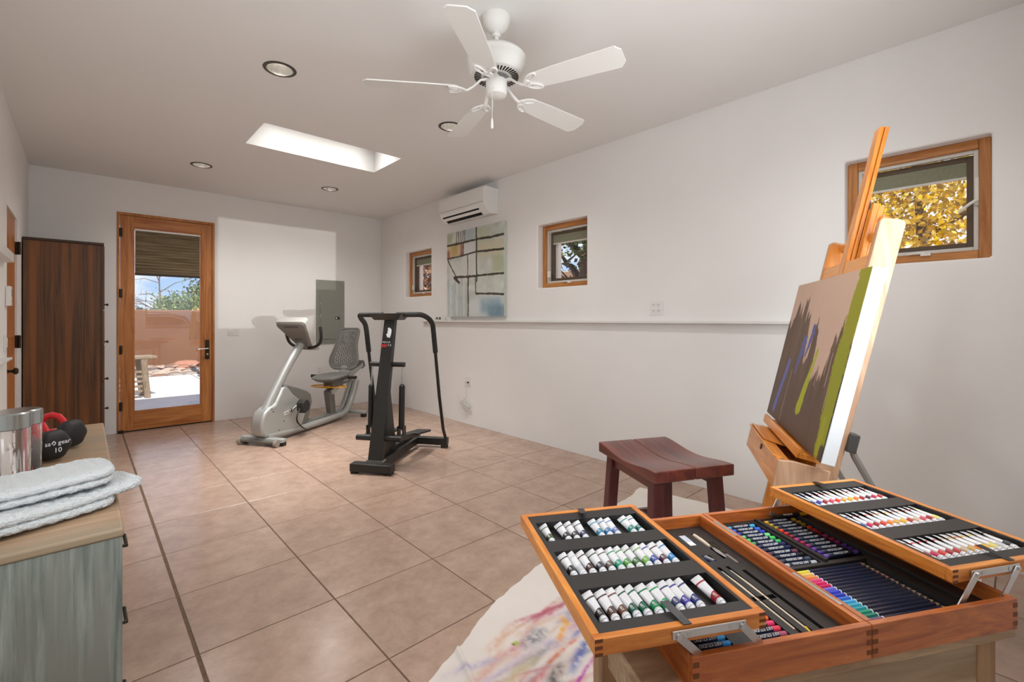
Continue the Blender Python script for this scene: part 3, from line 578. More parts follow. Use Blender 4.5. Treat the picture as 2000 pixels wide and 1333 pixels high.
# canisters
JG = pm('jar_glass', (1, 1, 1), 0.0); JG.node_tree.nodes['Principled BSDF'].inputs['Transmission Weight'].default_value = 1.0; JG.node_tree.nodes['Principled BSDF'].inputs['IOR'].default_value = 1.46; LIDM = pm('brushed_lid', (.46, .50, .50), .22, .95)
for nm, (x, y, h, r, lab) in enumerate(((-.162, 2.012, .226, .046, 'glass canister with a brushed steel lid behind the towels'), (-.149, 2.165, .212, .050, 'glass canister with a brushed steel lid beside the dumbbells'))):
    j = thing('glass_canister', lab, 'canister', (x, y, CZ), 0, 'steel-lidded glass canisters on the chest')
    part('jar', JG, j, lambda m: m.lathe([(.002, .001), (r - .004, .001), (r, .006), (r, h - .045), (r - .003, h - .045), (r - .003, .009), (.002, .006)], 40, caps=False), smooth=40)
    part('lid', LIDM, j, lambda m: m.lathe([(.001, h), (r - .004, h), (r + .002, h - .004), (r + .002, h - .046), (r - .001, h - .048), (.001, h - .048)], 40, caps=False), smooth=30)
# dumbbells
NEO = pm('black_neoprene', (.012, .011, .011), .55, bump=.08, bs=400); REDN = pm('red_vinyl', (.62, .015, .022), .4); LET = pm('print_white', (.82, .82, .82), .5); LETG = pm('print_bluegrey', (.5, .55, .62), .5)
def dumbbell(label, loc, ang, rim):
    """axis along local +Y from the front head; front face looks at -Y"""
    t = thing('dumbbell', label, 'dumbbell', loc, ang, 'ten pound dumbbells on the chest')
    def head(m, y0, s):
        prof = [(.004, 0), (.030, .002), (.044, .010), (.052, .022), (.054, .034), (.050, .048), (.036, .060), (.018, .066)]
        rings = []
        for r, d in prof: rings.append([(r * math.cos(a) * (1 + .04 * math.cos(6 * a)), y0 + s * d, r * math.sin(a) * (1 + .04 * math.cos(6 * a))) for a in [2 * PI * k / 36 for k in range(36)]])
        m.loft(rings)
    part('head', NEO, t, lambda m: head(m, 0, 1), smooth=60); part('head', NEO, t, lambda m: head(m, .205, -1), smooth=60)
    part('handle', REDN, t, lambda m: m.lathe([(.030, .055), (.022, .066), (.0165, .08), (.0185, .1025), (.0165, .125), (.022, .139), (.030, .15)], 20, (0, 0, 0), 'Y'), smooth=60)
    part('hand_guard', REDN, t, lambda m: m.tube([(0, .058, .028), (0, .062, .050), (0, .078, .066), (0, .1025, .072), (0, .127, .066), (0, .143, .050), (0, .147, .028)], [.013, .0125, .012, .012, .012, .0125, .013], 12, flat=.7), smooth=60)
    return t
a1 = math.atan2(.5, .87)
da = dumbbell('black ten pound dumbbell with a red handle, printed end facing out', (-.066, 2.275, CZ + .0565), R(30), 0)
text('brand_lettering', 'sa', .021, LET, da, frame((-.029, -.0016, .012), (1, 0, 0), (0, 0, 1)))
text('brand_lettering', 'gear', .021, LET, da, frame((.018, -.0016, .012), (1, 0, 0), (0, 0, 1)))
part('brand_diamond', LET, da, lambda m: m.tube([(-.0175, -.0006, .012), (-.0115, -.0006, .0185), (-.0055, -.0006, .012), (-.0115, -.0006, .0055)], .0022, 6, closed=True))
text('weight_number', '10', .024, LET, da, frame((.0, -.0012, -.014), (1, 0, 0), (0, 0, 1)))
dumbbell('black ten pound dumbbell with a red handle, behind the one with the printed end', (-.012, 2.47, CZ + .0565), R(48), 0)
# towels
TOW = pm('towel_white', (.62, .65, .655), .95, bump=.6, bs=220, spec=.1)
def towel_layer(m, L_, D_, z0, h, seed, bend=0.0, amp=.006):
    """slab along local x from -L_ to 0 (rounded nose at x = 0), D_ deep, cable pattern bumps"""
    NX, NC = 150, 64; rings = []
    rn = random.Random(seed); ph = rn.random() * 6
    for i in range(NX + 1):
        s = i / NX; x = -L_ + L_ * s; k = 1.0
        if x > -h * .6: k = math.sqrt(max(0, 1 - ((x + h * .6) / (h * .6)) ** 2))
        k = max(k, .02); ring = []
        zc = z0 + h / 2 + .006 * math.sin(x * 14 + ph) * .5 + bend * (s ** 3)
        for j in range(NC):
            a = 2 * PI * j / NC; c, sn = math.cos(a), math.sin(a); e1 = .28
            y = math.copysign(abs(c) ** e1, c) * D_ / 2 * (1 if x < -.05 else math.sqrt(1 - .6 * ((x + .05) / .05) ** 2)); z = math.copysign(abs(sn) ** .75, sn) * h / 2 * k
            row = y * 2 * PI / .030 + .8 * sn; cell = x * 2 * PI / .036 + PI * (int((y + 1) / .015) % 2)
            bmp = amp * (abs(math.sin(cell / 2)) - .5) * (.5 + .5 * abs(math.cos(row / 2))) + amp * .5 * (rn.random() - .5)
            ring.append((x + (.004 * math.sin(y * 40 + ph)), y + math.copysign(bmp, c) * abs(c) + .006 * math.sin(x * 9 + ph), zc + z + bmp * (1 if sn > 0 else -1) * abs(sn)))
        rings.append(ring)
    m.loft(rings)
t = thing('folded_towel', 'white textured towel folded at the bottom of the pair, its fold over the chest edge', 'towel', (.108, 1.745, CZ + .007), R(25), 'white towels on the chest')
part('fold', TOW, t, lambda m: towel_layer(m, .46, .16, .020, .024, 1), smooth=70)
part('fold', TOW, t, lambda m: towel_layer(m, .40, .165, .000, .023, 2), smooth=70).location.x = -.075
t.children[0].location.x = 0
t = thing('folded_towel', 'white textured towel folded on top of the other towel', 'towel', (.058, 1.735, CZ + .056), R(10), 'white towels on the chest')
part('fold', TOW, t, lambda m: towel_layer(m, .42, .20, .018, .023, 3, amp=.004), smooth=70)
part('fold', TOW, t, lambda m: towel_layer(m, .42, .20, .000, .021, 4, amp=.005), smooth=70).location.x = -.003
# ------------------------------------------------------------------ recumbent exercise bike: local x = towards the seat, local y = left of it, z up
BS = pm('bike_silver', lin((176, 178, 174)), .38, .35); BG = pm('bike_grey', lin((112, 112, 106)), .5, .1); BSD = pm('bike_seat_grey', lin((120, 119, 114)), .6); GRIP = pm('grip_black', (.022, .021, .019), .7); YEL = pm('lever_yellow', lin((214, 150, 30)), .4); CONS = pm('console_back', lin((124, 121, 116)), .45); CONL = pm('console_light', lin((206, 204, 198)), .4); WHEEL = pm('wheel_grey', lin((150, 140, 130)), .5)
bx = math.atan2(.533, .846)
t = thing('exercise_bike', 'silver and grey recumbent exercise bike with a mesh backrest', 'exercise bike', (1.325, 5.29, 0), bx)
def arc(p, n=8):     # Catmull-Rom through points
    p = [Vector(q) for q in p]; out_ = []
    for i in range(len(p) - 1):
        a = p[max(i - 1, 0)]; b = p[i]; c = p[i + 1]; d = p[min(i + 2, len(p) - 1)]
        for k in range(n):
            s = k / n; out_.append(.5 * ((2 * b) + (c - a) * s + (2 * a - 5 * b + 4 * c - d) * s * s + (3 * b - a - 3 * c + d) * s ** 3))
    return out_ + [p[-1]]
part('front_foot', BS, t, lambda m: m.loft([[(x, y, z) for x, z in ((.06 - w, .035), (.06 - w * .8, .075), (.06 + w * .8, .075), (.06 + w, .035))] for y, w in ((.27, .035), (.14, .05), (0, .06), (-.14, .05), (-.27, .035))]), bevel=.008)
part('axle', BG, t, lambda m: m.cyl((-.005, -.225, .045), (-.005, .225, .045), .018))
for y in (-.225, .225): part('wheel', WHEEL, t, lambda m: m.lathe([(.012, -.017), (.034, -.017), (.036, -.01), (.036, .01), (.034, .017), (.012, .017)], 20, (-.005, y, .036), 'Y'), smooth=30)
for y in (-.24, .24): part('foot_pad', GRIP, t, BX(.04, .09, y - .025, y + .025, 0, .036))
part('rear_foot', BS, t, lambda m: m.loft([[(x, y, z) for x, z in ((1.50, .045), (1.505, .082), (1.575, .082), (1.58, .045))] for y in (-.27, .27)]), bevel=.008)
for y in (-.235, .235): part('foot_pad', GRIP, t, BX(1.515, 1.565, y - .03, y + .03, 0, .046))
part('base_rail', BS, t, lambda m: (m.tube(arc([(.05, -.045, .085), (.5, -.045, .060), (1.15, -.045, .060), (1.40, -.045, .085), (1.52, -.045, .20), (1.60, -.045, .34), (1.66, -.045, .47)]), .040, 12), m.tube(arc([(.05, .045, .085), (.5, .045, .060), (1.15, .045, .060), (1.40, .045, .085), (1.52, .045, .20), (1.60, .045, .34), (1.66, .045, .47)]), .040, 12)), smooth=50)
part('rail_deck', BG, t, lambda m: m.box(.60, 1.25, -.05, .05, .075, .115), bevel=.01)
shroud = [(-.035, .21), (-.022, .11), (.03, .075), (.40, .065), (.56, .085), (.66, .30), (.42, .47), (.33, .565), (.27, .575), (.155, .40), (.07, .375), (.02, .345), (-.015, .29)]
part('shroud', BS, t, lambda m: m.prism(shroud, -.075, .075), smooth=30, bevel=.022)
part('rear_shroud', BG, t, lambda m: m.prism([(.30, .575), (.36, .578), (.52, .525), (.66, .47), (.725, .42), (.745, .33), (.70, .20), (.66, .10), (.54, .085), (.4, .2), (.3, .4)], -.062, .062), smooth=30, bevel=.015)
part('front_mast', BS, t, lambda m: m.tube(arc([(.085, 0, .33), (.24, 0, .555), (.42, 0, .79), (.56, 0, .945), (.665, 0, 1.06)]), .046, 16), smooth=60)
q = part('logo_plate', CONL, t, lambda m: m.box(.27, .40, -.080, -.074, .265, .305, Matrix.Translation((.335, 0, .285)) @ Matrix.Rotation(R(-8), 4, 'Y') @ Matrix.Translation((-.335, 0, -.285))), bevel=.003)
text('logo_lettering', 'PRECOR', .026, BG, q, frame((.335, -.0805, .285), (.99, 0, .14), (-.14, 0, .99)))
for x, z in ((.12, .33), (.27, .20), (.20, .12), (.1, .36), (.25, .575)): part('screw', BLACK, t, lambda m: m.cyl((x, -.078, z), (x, -.0745, z), .006, n=10))
for s in (-1, 1):
    hx, hz = .36, .30; px, pz = (.445, .345) if s < 0 else (.275, .255)
    part('crank', CHROME, t, lambda m: (m.cyl((hx, s * .076, hz), (hx, s * .105, hz), .022), m.tube([(hx, s * .098, hz), (px, s * .105, pz)], .012, 8), m.cyl((px, s * .10, pz), (px, s * .135, pz), .009)), smooth=50)
    pd = part('pedal', GRIP, t, lambda m: m.prism([(px - .055, pz - .055), (px - .02, pz - .085), (px + .045, pz - .06), (px + .065, pz + .0), (px + .04, pz + .06), (px - .02, pz + .07), (px - .06, pz + .035)], s * .135, s * .225), bevel=.012)
    part('pedal_strap', GRIP, pd, lambda m: m.tube(arc([(px - .05, s * .18, pz - .02), (px - .12, s * .20, pz - .09), (px - .115, s * .20, pz - .16), (px - .03, s * .20, pz - .24), (px + .03, s * .19, pz - .27)]), .010, 8, flat=.35), smooth=50)
# console and its handlebar
cM = frame((.60, 0, 1.155), (0, 1, 0), Vector((.58, 0, -.62)).normalized())      # local x = width, y = down the face, z = thickness away from the rider
def rr(w0, w1, h, r=.04):
    pts = []
    for (cx, cy, w, a0) in ((w0 / 2 - r, -h / 2 + r, 0, -90), (w1 / 2 - r, h / 2 - r, 0, 0), (-w1 / 2 + r, h / 2 - r, 0, 90), (-w0 / 2 + r, -h / 2 + r, 0, 180)):
        for k in range(5): a = R(a0 + 22.5 * k); pts.append((cx + r * math.cos(a), cy + r * math.sin(a)))
    return pts
cb = part('console', CONL, t, lambda m: m.loft([[(x, y, -.05) for x, y in rr(.37, .22, .38)], [(x, y, .04) for x, y in rr(.40, .22, .40)]]), M=cM, smooth=40, bevel=.006)
part('console_back', CONS, cb, lambda m: m.loft([[(x, y, .04) for x, y in rr(.385, .205, .385)], [(x, y, .062) for x, y in rr(.36, .17, .36)]]), M=cM, smooth=40, bevel=.004)
part('vent_slot', pm('vent_dark', (.10, .10, .10), .5), cb, lambda m: (m.box(-.09, .09, -.155, -.125, .0615, .0635), m.box(-.10, -.093, -.155, -.125, .0615, .064)), M=cM)
part('console_yoke', BG, t, lambda m: (m.box(-.05, .05, .05, .20, .055, .09),), M=cM, bevel=.008)
part('console_screen', pm('screen_black', (.01, .01, .012), .15), cb, lambda m: m.box(-.13, .13, -.12, .06, -.0515, -.0495), M=cM)
part('handlebar', GRIP, t, lambda m: m.tube(arc([(.66, .235, 1.215), (.675, .235, 1.10), (.69, .20, 1.02), (.70, .11, .975), (.70, 0, .965), (.70, -.11, .975), (.69, -.20, 1.02), (.675, -.235, 1.10), (.66, -.235, 1.215)], 6), .017, 12), smooth=60)
part('reading_shelf', CONL, t, lambda m: m.tube(arc([(.72, -.14, .98), (.80, -.08, .955), (.81, .08, .955), (.72, .14, .98)]), .02, 8), smooth=60)
# seat
part('seat_post', BG, t, lambda m: m.loft([[(1.08, -.045, .40), (1.18, -.045, .40), (1.18, .045, .40), (1.08, .045, .40)], [(1.135, -.04, .10), (1.225, -.04, .10), (1.225, .04, .10), (1.135, .04, .10)], [(1.08, -.05, .085), (1.28, -.05, .085), (1.28, .05, .085), (1.08, .05, .085)]]), bevel=.008)
rail_dir = Vector((1, 0, .43)).normalized(); rM = frame((1.12, 0, .375), rail_dir, (0, 1, 0))
sr = part('seat_rail', BS, t, lambda m: (m.box(0, .76, -.055, -.025, -.03, .03), m.box(0, .76, .025, .055, -.03, .03), m.box(.0, .76, -.025, .025, -.03, -.012)), M=rM, bevel=.006)
part('rail_end_cap', BG, sr, lambda m: (m.box(.70, .785, -.062, .062, -.045, -.028), m.box(.765, .785, -.062, .062, -.028, .045), m.box(.66, .785, -.062, .062, .032, .050)), M=rM, bevel=.008)
part('seat_carriage', BG, t, lambda m: m.prism([(1.13, .44), (1.32, .44), (1.34, .525), (1.10, .525)], -.07, .07), bevel=.01)
def seat_pan(m):
    rings = []
    for i in range(15):
        s = i / 14; x = .99 + .42 * s; hw = .20 * (math.sin(PI * (.18 + .74 * s)) ** .45); zc = .545 + .035 * s * s; ring = []
        for j in range(24):
            a = 2 * PI * j / 24; y = math.copysign(abs(math.cos(a)) ** .6, math.cos(a)) * hw; d = .030 * (.35 if i in (0, 14) else 1)
            ring.append((x, y, zc + math.sin(a) * d + (.035 * (y / .2) ** 2 if True else 0)))
        rings.append(ring)
    m.loft(rings)
part('seat', BSD, t, seat_pan, smooth=60)
for s in (-1, 1):
    g = part('side_grip', GRIP, t, lambda m: m.tube([(1.25, s * .20, .560), (1.22, s * .33, .567)], .021, 12), smooth=60)
    part('grip_arm', BS, t, lambda m: m.tube(arc([(1.36, s * .05, .47), (1.36, s * .16, .50), (1.28, s * .22, .555)]), .014, 10), smooth=60)
def back_xy(u, v):   # u -1..1 across, v 0..1 up
    w = float(np.interp(v, [0, .03, .08, .16, .28, .45, .62, .80, .93, .98, 1], [.12, .165, .195, .212, .210, .182, .160, .152, .146, .135, .115]))
    x = 1.455 + .175 * v - .03 * math.sin(PI * v) + .035 * (1 - u * u) * .9 - .035; z = .645 + .53 * v
    return (x, u * w, z)
def back_grid(m):
    NX, NY = 28, 44
    for i in range(NX):
        for j in range(NY):
            e = i < 3 or i >= NX - 3 or j < 5 or j > NY - 4
            u = abs((i + .5) / NX * 2 - 1); v = (j + .5) / NY
            vee = abs((v - .52) - u * .62) < .035 and v > .5
            hole = (not e) and (i % 2 == 1) and ((j + (2 if (i // 2) % 2 else 0)) % 4 != 0) and not vee
            if hole: continue
            us = [i / NX * 2 - 1, (i + 1) / NX * 2 - 1]; vs_ = [j / NY, (j + 1) / NY]
            m.add([back_xy(us[0], vs_[0]), back_xy(us[1], vs_[0]), back_xy(us[1], vs_[1]), back_xy(us[0], vs_[1])], [(0, 1, 2, 3)])
b = part('backrest', BSD, t, back_grid); weld(b); sm = b.modifiers.new('solid', 'SOLIDIFY'); sm.thickness = .012; sm.offset = 0
rim = [back_xy(-1, k / 24) for k in range(25)] + [back_xy(u, 1) for u in np.linspace(-.9, .9, 10)] + [back_xy(1, 1 - k / 24) for k in range(25)] + [back_xy(u, 0) for u in np.linspace(.9, -.9, 10)]
part('backrest_rim', BSD, b, lambda m: m.tube(rim, .013, 8, closed=True), smooth=60)
part('back_bracket', BS, t, lambda m: m.prism([(1.40, .50), (1.55, .53), (1.53, .70), (1.46, .72)], -.075, .075), bevel=.01)
def hoop(m):
    pts = [(1.13 + .10 * math.cos(a), .245 * math.sin(a), .455) for a in [2 * PI * k / 40 for k in range(40)]]
    m.tube(pts, .008, 8, closed=True)
part('adjust_lever', YEL, t, hoop, smooth=60)
part('lever_block', YEL, t, BX(1.03, 1.23, -.03, .03, .445, .465))
# ------------------------------------------------------------------ black stepper: local x = towards the rear, z up
SB = pm('stepper_black', (.020, .019, .017), .42, .1); FOAM = pm('foam_black', (.024, .023, .021), .75); RED = pm('sticker_red', (.55, .03, .03), .5)
sa = math.atan2(.595, .804)
t = thing('stair_stepper', 'black stair stepper machine with foam handlebars and hydraulic pistons', 'stepper', (1.792, 3.683, 0), sa)
part('front_foot', SB, t, BX(-.045, .045, -.185, .185, .018, .085), bevel=.005)
for y in (-.155, .155): part('foot_pad', GRIP, t, BX(-.035, .035, y - .025, y + .025, 0, .02))
part('base_rail', SB, t, lambda m: (m.box(.04, .86, -.065, -.03, .03, .10), m.box(.04, .86, .03, .065, .03, .10)), bevel=.003)
part('rear_crossbar', SB, t, BX(.84, .91, -.37, .37, .03, .10), bevel=.004)
for y in (-.335, .335): part('foot_pad', GRIP, t, BX(.845, .905, y - .03, y + .03, 0, .032))
def lean(z): return .065 + (z - .08) * .235
part('column', SB, t, lambda m: m.loft([[(lean(z) - .03, -w, z), (lean(z) + .03, -w, z), (lean(z) + .03, w, z), (lean(z) - .03, w, z)] for z, w in ((.085, .064), (.5, .060), (.9, .054), (1.31, .050))]), bevel=.004)
part('column_cap', CHROME, t, BX(.025, .105, -.072, .072, .083, .098))
part('fin', SB, t, lambda m: m.prism([(.11, .10), (.42, .10), (.40, .22), (.27, .80), (.255, .87)], -.022, .022), bevel=.003)
part('piston_bar', SB, t, lambda m: m.cyl((.285, -.165, .895), (.285, .165, .895), .022), smooth=50)
for s in (-1, 1):
    ps = part('piston', SB, t, lambda m: (m.cyl((.255, s * .148, .33), (.268, s * .148, .70), .026), m.lathe([(.026, .70), (.018, .715), (.010, .722)], 16, (.268, s * .148, 0))), smooth=50)
    part('piston_rod', CHROME, ps, lambda m: m.cyl((.268, s * .148, .71), (.285, s * .148, .89), .0065, n=10), smooth=60)
    part('piston_clevis', SB, ps, lambda m: (m.box(.225, .285, s * .148 - .03, s * .148 - .02, .25, .35), m.box(.225, .285, s * .148 + .02, s * .148 + .03, .25, .35)))
    pdl = part('step_arm', SB, t, lambda m: m.loft([[(.12, s * .15 - .035, .245), (.12, s * .15 + .035, .245), (.12, s * .15 + .035, .29), (.12, s * .15 - .035, .29)], [(.50, s * .15 - .035, .19), (.50, s * .15 + .035, .19), (.50, s * .15 + .035, .235), (.50, s * .15 - .035, .235)], [(.62, s * .15 - .03, .175), (.62, s * .15 + .03, .175), (.62, s * .15 + .03, .21), (.62, s * .15 - .03, .21)]]), bevel=.004)
    part('tread', GRIP, pdl, lambda m: m.loft([[(.46, s * .15 - .07, .222), (.46, s * .15 + .07, .222), (.46, s * .15 + .07, .238), (.46, s * .15 - .07, .238)], [(.80, s * .15 - .07, .176), (.80, s * .15 + .07, .176), (.80, s * .15 + .07, .196), (.80, s * .15 - .07, .196)]]), bevel=.004)
part('pivot_bar', SB, t, lambda m: m.cyl((.125, -.21, .268), (.125, .21, .268), .026), smooth=50)
part('belt', GRIP, t, lambda m: m.box(.30, .72, -.028, .028, .10, .135))
for s in (-1, 1):
    g = part('handle_grip', FOAM, t, lambda m: m.tube(arc([(.33, s * .07, 1.345), (.33, s * .24, 1.345), (.345, s * .30, 1.342), (.42, s * .335, 1.312), (.505, s * .342, 1.262), (.535, s * .342, 1.20), (.565, s * .343, 1.08), (.588, s * .344, .985)], 6), .0235, 12), smooth=60)
    part('handle_tube', SB, g, lambda m: m.tube([(.585, s * .344, .99), (.69, s * .346, .55), (.80, s * .348, .20), (.865, s * .35, .10)], .0155, 10), smooth=60)
part('console', SB, t, lambda m: m.loft([[(.22, -.16, 1.355), (.44, -.16, 1.355), (.44, .16, 1.355), (.22, .16, 1.355)], [(.28, -.10, 1.295), (.43, -.10, 1.295), (.43, .13, 1.295), (.28, .13, 1.295)]]), bevel=.004)
cf = lambda z, y=0: (lean(z) - .0312, y, z)
fx = Vector((0, -1, 0)); fu = Vector((.235, 0, 1)).normalized()
part('torn_label', LET, t, lambda m: m.prism([(-.01, -.045), (.018, -.052), (.026, -.02), (.028, .0), (.026, .025), (.012, .038), (-.004, .044), (-.012, .030), (-.004, .020), (-.012, .008), (-.006, -.004), (-.02, -.02)], 0, .0012, 'Z'), M=frame(cf(1.185, -.006), fx, fu))
text('brand_lettering', 'PRECOR', .021, LET, t, frame(cf(1.095, .006), fx, fu))
part('sticker', RED, t, lambda m: m.box(-.046, .008, -.013, .013, 0, .0010), M=frame(cf(1.065, .006), fx, fu))
text('model_lettering', '7.4', .030, LET, t, frame(cf(1.068, -.026), fx, fu))
# ------------------------------------------------------------------ red-brown saddle stool
STW = wood('stool_mahogany', lin((74, 26, 22)), lin((122, 58, 44)), 'X', 1.5, 18, .32, .35, warp=1.2)
STL = wood('stool_mahogany_leg', lin((62, 20, 26)), lin((104, 42, 40)), 'Z', 1.5, 20, .32, .35, warp=1.2)
STH = .60
pf, plf, prt = Vector((1.905, 1.110, 0)), Vector((2.15, 1.607, 0)), Vector((2.298, .919, 0))
exs = (plf - pf).normalized(); ls = (plf - pf).length; eys = Vector((-exs.y, exs.x, 0)); ws = abs((prt - pf).dot(eys)); sg = 1 if (prt - pf).dot(eys) > 0 else -1
cen = pf + exs * ls / 2 + eys * sg * ws / 2
t = thing('wooden_stool', 'dark red-brown wooden stool with a dished split seat', 'stool', (cen.x, cen.y, .006), math.atan2(exs.y, exs.x))
def seat_half(y0, y1):
    def f(m):
        rings = []; N = 24
        for i in range(N + 1):
            x = -ls / 2 + ls * i / N; dip = -.026 * math.cos(PI * x / ls * .98) ** 2 + .0; tz = STH + dip
            rings.append([(x, y0, STH - .055), (x, y1, STH - .055), (x, y1, tz), (x, y0, tz)])
        m.loft(rings)
    return f
part('seat_plank', STW, t, seat_half(-ws / 2, -.0015), bevel=.005); part('seat_plank', STW, t, seat_half(.0015, ws / 2), bevel=.005)
lgx, lgy = ls / 2 - .075, ws / 2 - .055; sp = .028
for a in (-1, 1):
    for b in (-1, 1):
        part('leg', STL, t, lambda m: m.loft([[(a * (lgx + q) + i * .028, b * (lgy + q) + j * .028, z) for i, j in ((-1, -1), (1, -1), (1, 1), (-1, 1))] for z, q in ((0, sp), (STH - .055, 0))]), bevel=.004)
for b in (-1, 1): part('apron', STW, t, BX(-lgx + .03, lgx - .03, b * lgy - .013, b * lgy + .013, STH - .115, STH - .055), bevel=.002)
for a in (-1, 1): part('stretcher', STL, t, BX(a * (lgx + .018) - .013, a * (lgx + .018) + .013, -lgy + .01, lgy - .01, .17, .215), bevel=.002)
part('stretcher', STL, t, BX(-lgx, lgx, -.013, .013, .17, .215), bevel=.002)
# ------------------------------------------------------------------ drop cloth
CN, CM2 = 270, 520
backc = [(.40, 1.20), (.913, 1.424), (1.393, 1.633), (1.77, 1.70), (2.857, 1.908), (3.171, 1.969)]; frontc = [(.45, .12), (1.0, .10), (1.6, .08), (2.1, .08), (2.9, .10), (3.44, .12)]
def poly(c, s):
    L_ = [0]; 
    for a, b in zip(c[:-1], c[1:]): L_.append(L_[-1] + math.dist(a, b))
    d = s * L_[-1]
    for i in range(len(c) - 1):
        if d <= L_[i + 1] or i == len(c) - 2: k = (d - L_[i]) / (L_[i + 1] - L_[i]); return (c[i][0] + (c[i + 1][0] - c[i][0]) * k, c[i][1] + (c[i + 1][1] - c[i][1]) * k)
ci = np.ones((CN, CM2, 3)) * np.array((222, 214, 206.)); ci += ((fbm(CN, CM2, 6, 12, 300) - .5) * 14)[..., None]
PX = np.zeros((CN, CM2)); PY = np.zeros((CN, CM2))
bq = np.array([poly(backc, j / (CM2 - 1)) for j in range(CM2)]); fq = np.array([poly(frontc, j / (CM2 - 1)) for j in range(CM2)]); kk = np.linspace(0, 1, CN)[:, None]
PX = bq[None, :, 0] * (1 - kk) + fq[None, :, 0] * kk; PY = bq[None, :, 1] * (1 - kk) + fq[None, :, 1] * kk
PX += (fbm(CN, CM2, 4, 8, 310) - .5) * .05; edge = np.minimum.reduce([np.arange(CN)[:, None] / CN * np.ones((1, CM2)), 1 - np.arange(CN)[:, None] / CN * np.ones((1, CM2))])
PY += (fbm(CN, CM2, 3, 14, 320) - .5) * .04
PZ = .0012 + .010 * np.clip(fbm(CN, CM2, 9, 17, 330) - .45, 0, 1) + .012 * np.exp(-((PX - .98 - .35 * (PY - 1.2)) / .012) ** 2)
D1 = (PX * .87 + PY * .5); D2 = (-PX * .5 + PY * .87)     # strokes run roughly along D1
def smear(col, x, y, L_, wd, ang, seed, a=.7):
    ca, sa_ = math.cos(ang), math.sin(ang); dx = PX - x; dy = PY - y; u = dx * ca + dy * sa_; v = -dx * sa_ + dy * ca + .5 * u * u
    nz_ = fbm(CN, CM2, 60, 120, seed, 3); mk = np.exp(-(u / L_) ** 4) * np.exp(-(v / wd) ** 2) * (.35 + .65 * sstep(.35, .62, nz_)) * a; blend(ci, np.clip(mk, 0, 1), col)
rnd = random.Random(5)
pal = [(206, 150, 150), (196, 122, 132), (178, 166, 190), (150, 150, 158), (214, 184, 160), (198, 180, 200), (210, 166, 140), (160, 150, 170), (216, 196, 180)]
for k in range(120): smear(pal[k % len(pal)], rnd.uniform(1.02, 1.80), rnd.uniform(.80, 1.44), rnd.uniform(.05, .18), rnd.uniform(.006, .022), rnd.uniform(-.35, .40), 400 + k, .75)
for k, (col, x, y, L_, wd, an, al) in enumerate([((186, 100, 116), 1.58, 1.40, .12, .014, .0, .8), ((176, 86, 100), 1.50, 1.42, .10, .012, -.1, .8), ((236, 156, 44), 1.52, 1.32, .035, .016, 1.2, .95), ((236, 160, 50), 1.46, 1.28, .06, .010, .5, .8), ((92, 104, 170), 1.45, 1.16, .14, .018, .3, .85), ((104, 110, 176), 1.56, 1.24, .10, .012, .1, .7), ((178, 64, 160), 1.36, 1.08, .16, .008, .25, .9), ((176, 60, 150), 1.48, 1.06, .10, .010, .15, .9), ((190, 80, 60), 1.46, 1.10, .07, .010, .5, .7), ((60, 58, 58), 1.27, 1.14, .05, .020, .3, .95), ((70, 66, 66), 1.22, 1.10, .04, .012, .2, .9),
    ((110, 110, 118), 1.35, 1.33, .07, .035, .2, .75), ((210, 110, 80), 1.32, 1.20, .20, .009, .15, .8), ((150, 190, 60), 1.275, 1.36, .012, .010, .2, .95), ((130, 90, 50), 1.262, 1.362, .006, .008, .2, .95), ((96, 100, 66), 1.55, .98, .06, .03, .3, .7), ((226, 140, 40), 1.38, .98, .03, .015, 1.2, .9), ((196, 110, 130), 1.14, 1.16, .13, .020, .2, .7), ((204, 130, 190), 1.52, 1.02, .14, .022, .2, .6), ((170, 160, 110), 1.2, 1.25, .12, .03, .1, .5)]): smear(col, x, y, L_, wd, an, 520 + k, al)
me = bpy.data.meshes.new('drop_cloth'); me.from_pydata([(PX[i, j], PY[i, j], PZ[i, j]) for i in range(CN) for j in range(CM2)], [], [(i * CM2 + j, (i + 1) * CM2 + j, (i + 1) * CM2 + j + 1, i * CM2 + j + 1) for i in range(CN - 1) for j in range(CM2 - 1)]); me.update(); me.polygons.foreach_set('use_smooth', [True] * len(me.polygons)); paint_attr(me, ci)
me.materials.append(painted('cloth_paint', .9, .3, 300)); tag(link('drop_cloth', me), 'off-white canvas drop cloth smeared with coloured paint on the floor', 'drop cloth')
# ------------------------------------------------------------------ easel
EO = Vector((1.865, .457, 0)); eang = math.atan2(.475, .88); TI = R(12.6); EZ = .805
EW = wood('easel_orange', lin((196, 112, 30)), lin((232, 156, 66)), 'Z', 1.6, 20, .35, .3, warp=1.2); EWX = wood('easel_orange_h', lin((196, 112, 30)), lin((232, 156, 66)), 'X', 1.6, 20, .35, .3, warp=1.2)
EP = wood('easel_beech', lin((176, 136, 104)), lin((210, 172, 140)), 'Z', 2, 30, .45, .1, warp=1)
t = thing('easel', 'orange-brown wooden studio easel with side boards, central mast and drawer tray', 'easel', (EO.x, EO.y, 0), eang)
EM = Matrix(((1, 0, 0, 0), (0, math.cos(TI), -math.sin(TI), 0), (0, math.sin(TI), math.cos(TI), EZ), (0, 0, 0, 1)))   # (w, out of the canvas, up the canvas)
tb = -(EZ - .03) / math.cos(TI)
def rb(m, x0, x1, y0, y1, z0, z1, r=.018):
    pts = [(y0, z0), (y1, z0)] + [(y1 - r + r * math.cos(a), z1 - r + r * math.sin(a)) for a in np.linspace(0, PI / 2, 6)] + [(y0 + r + r * math.cos(a), z1 - r + r * math.sin(a)) for a in np.linspace(PI / 2, PI, 6)]
    m.prism(pts, x0, x1, 'X')
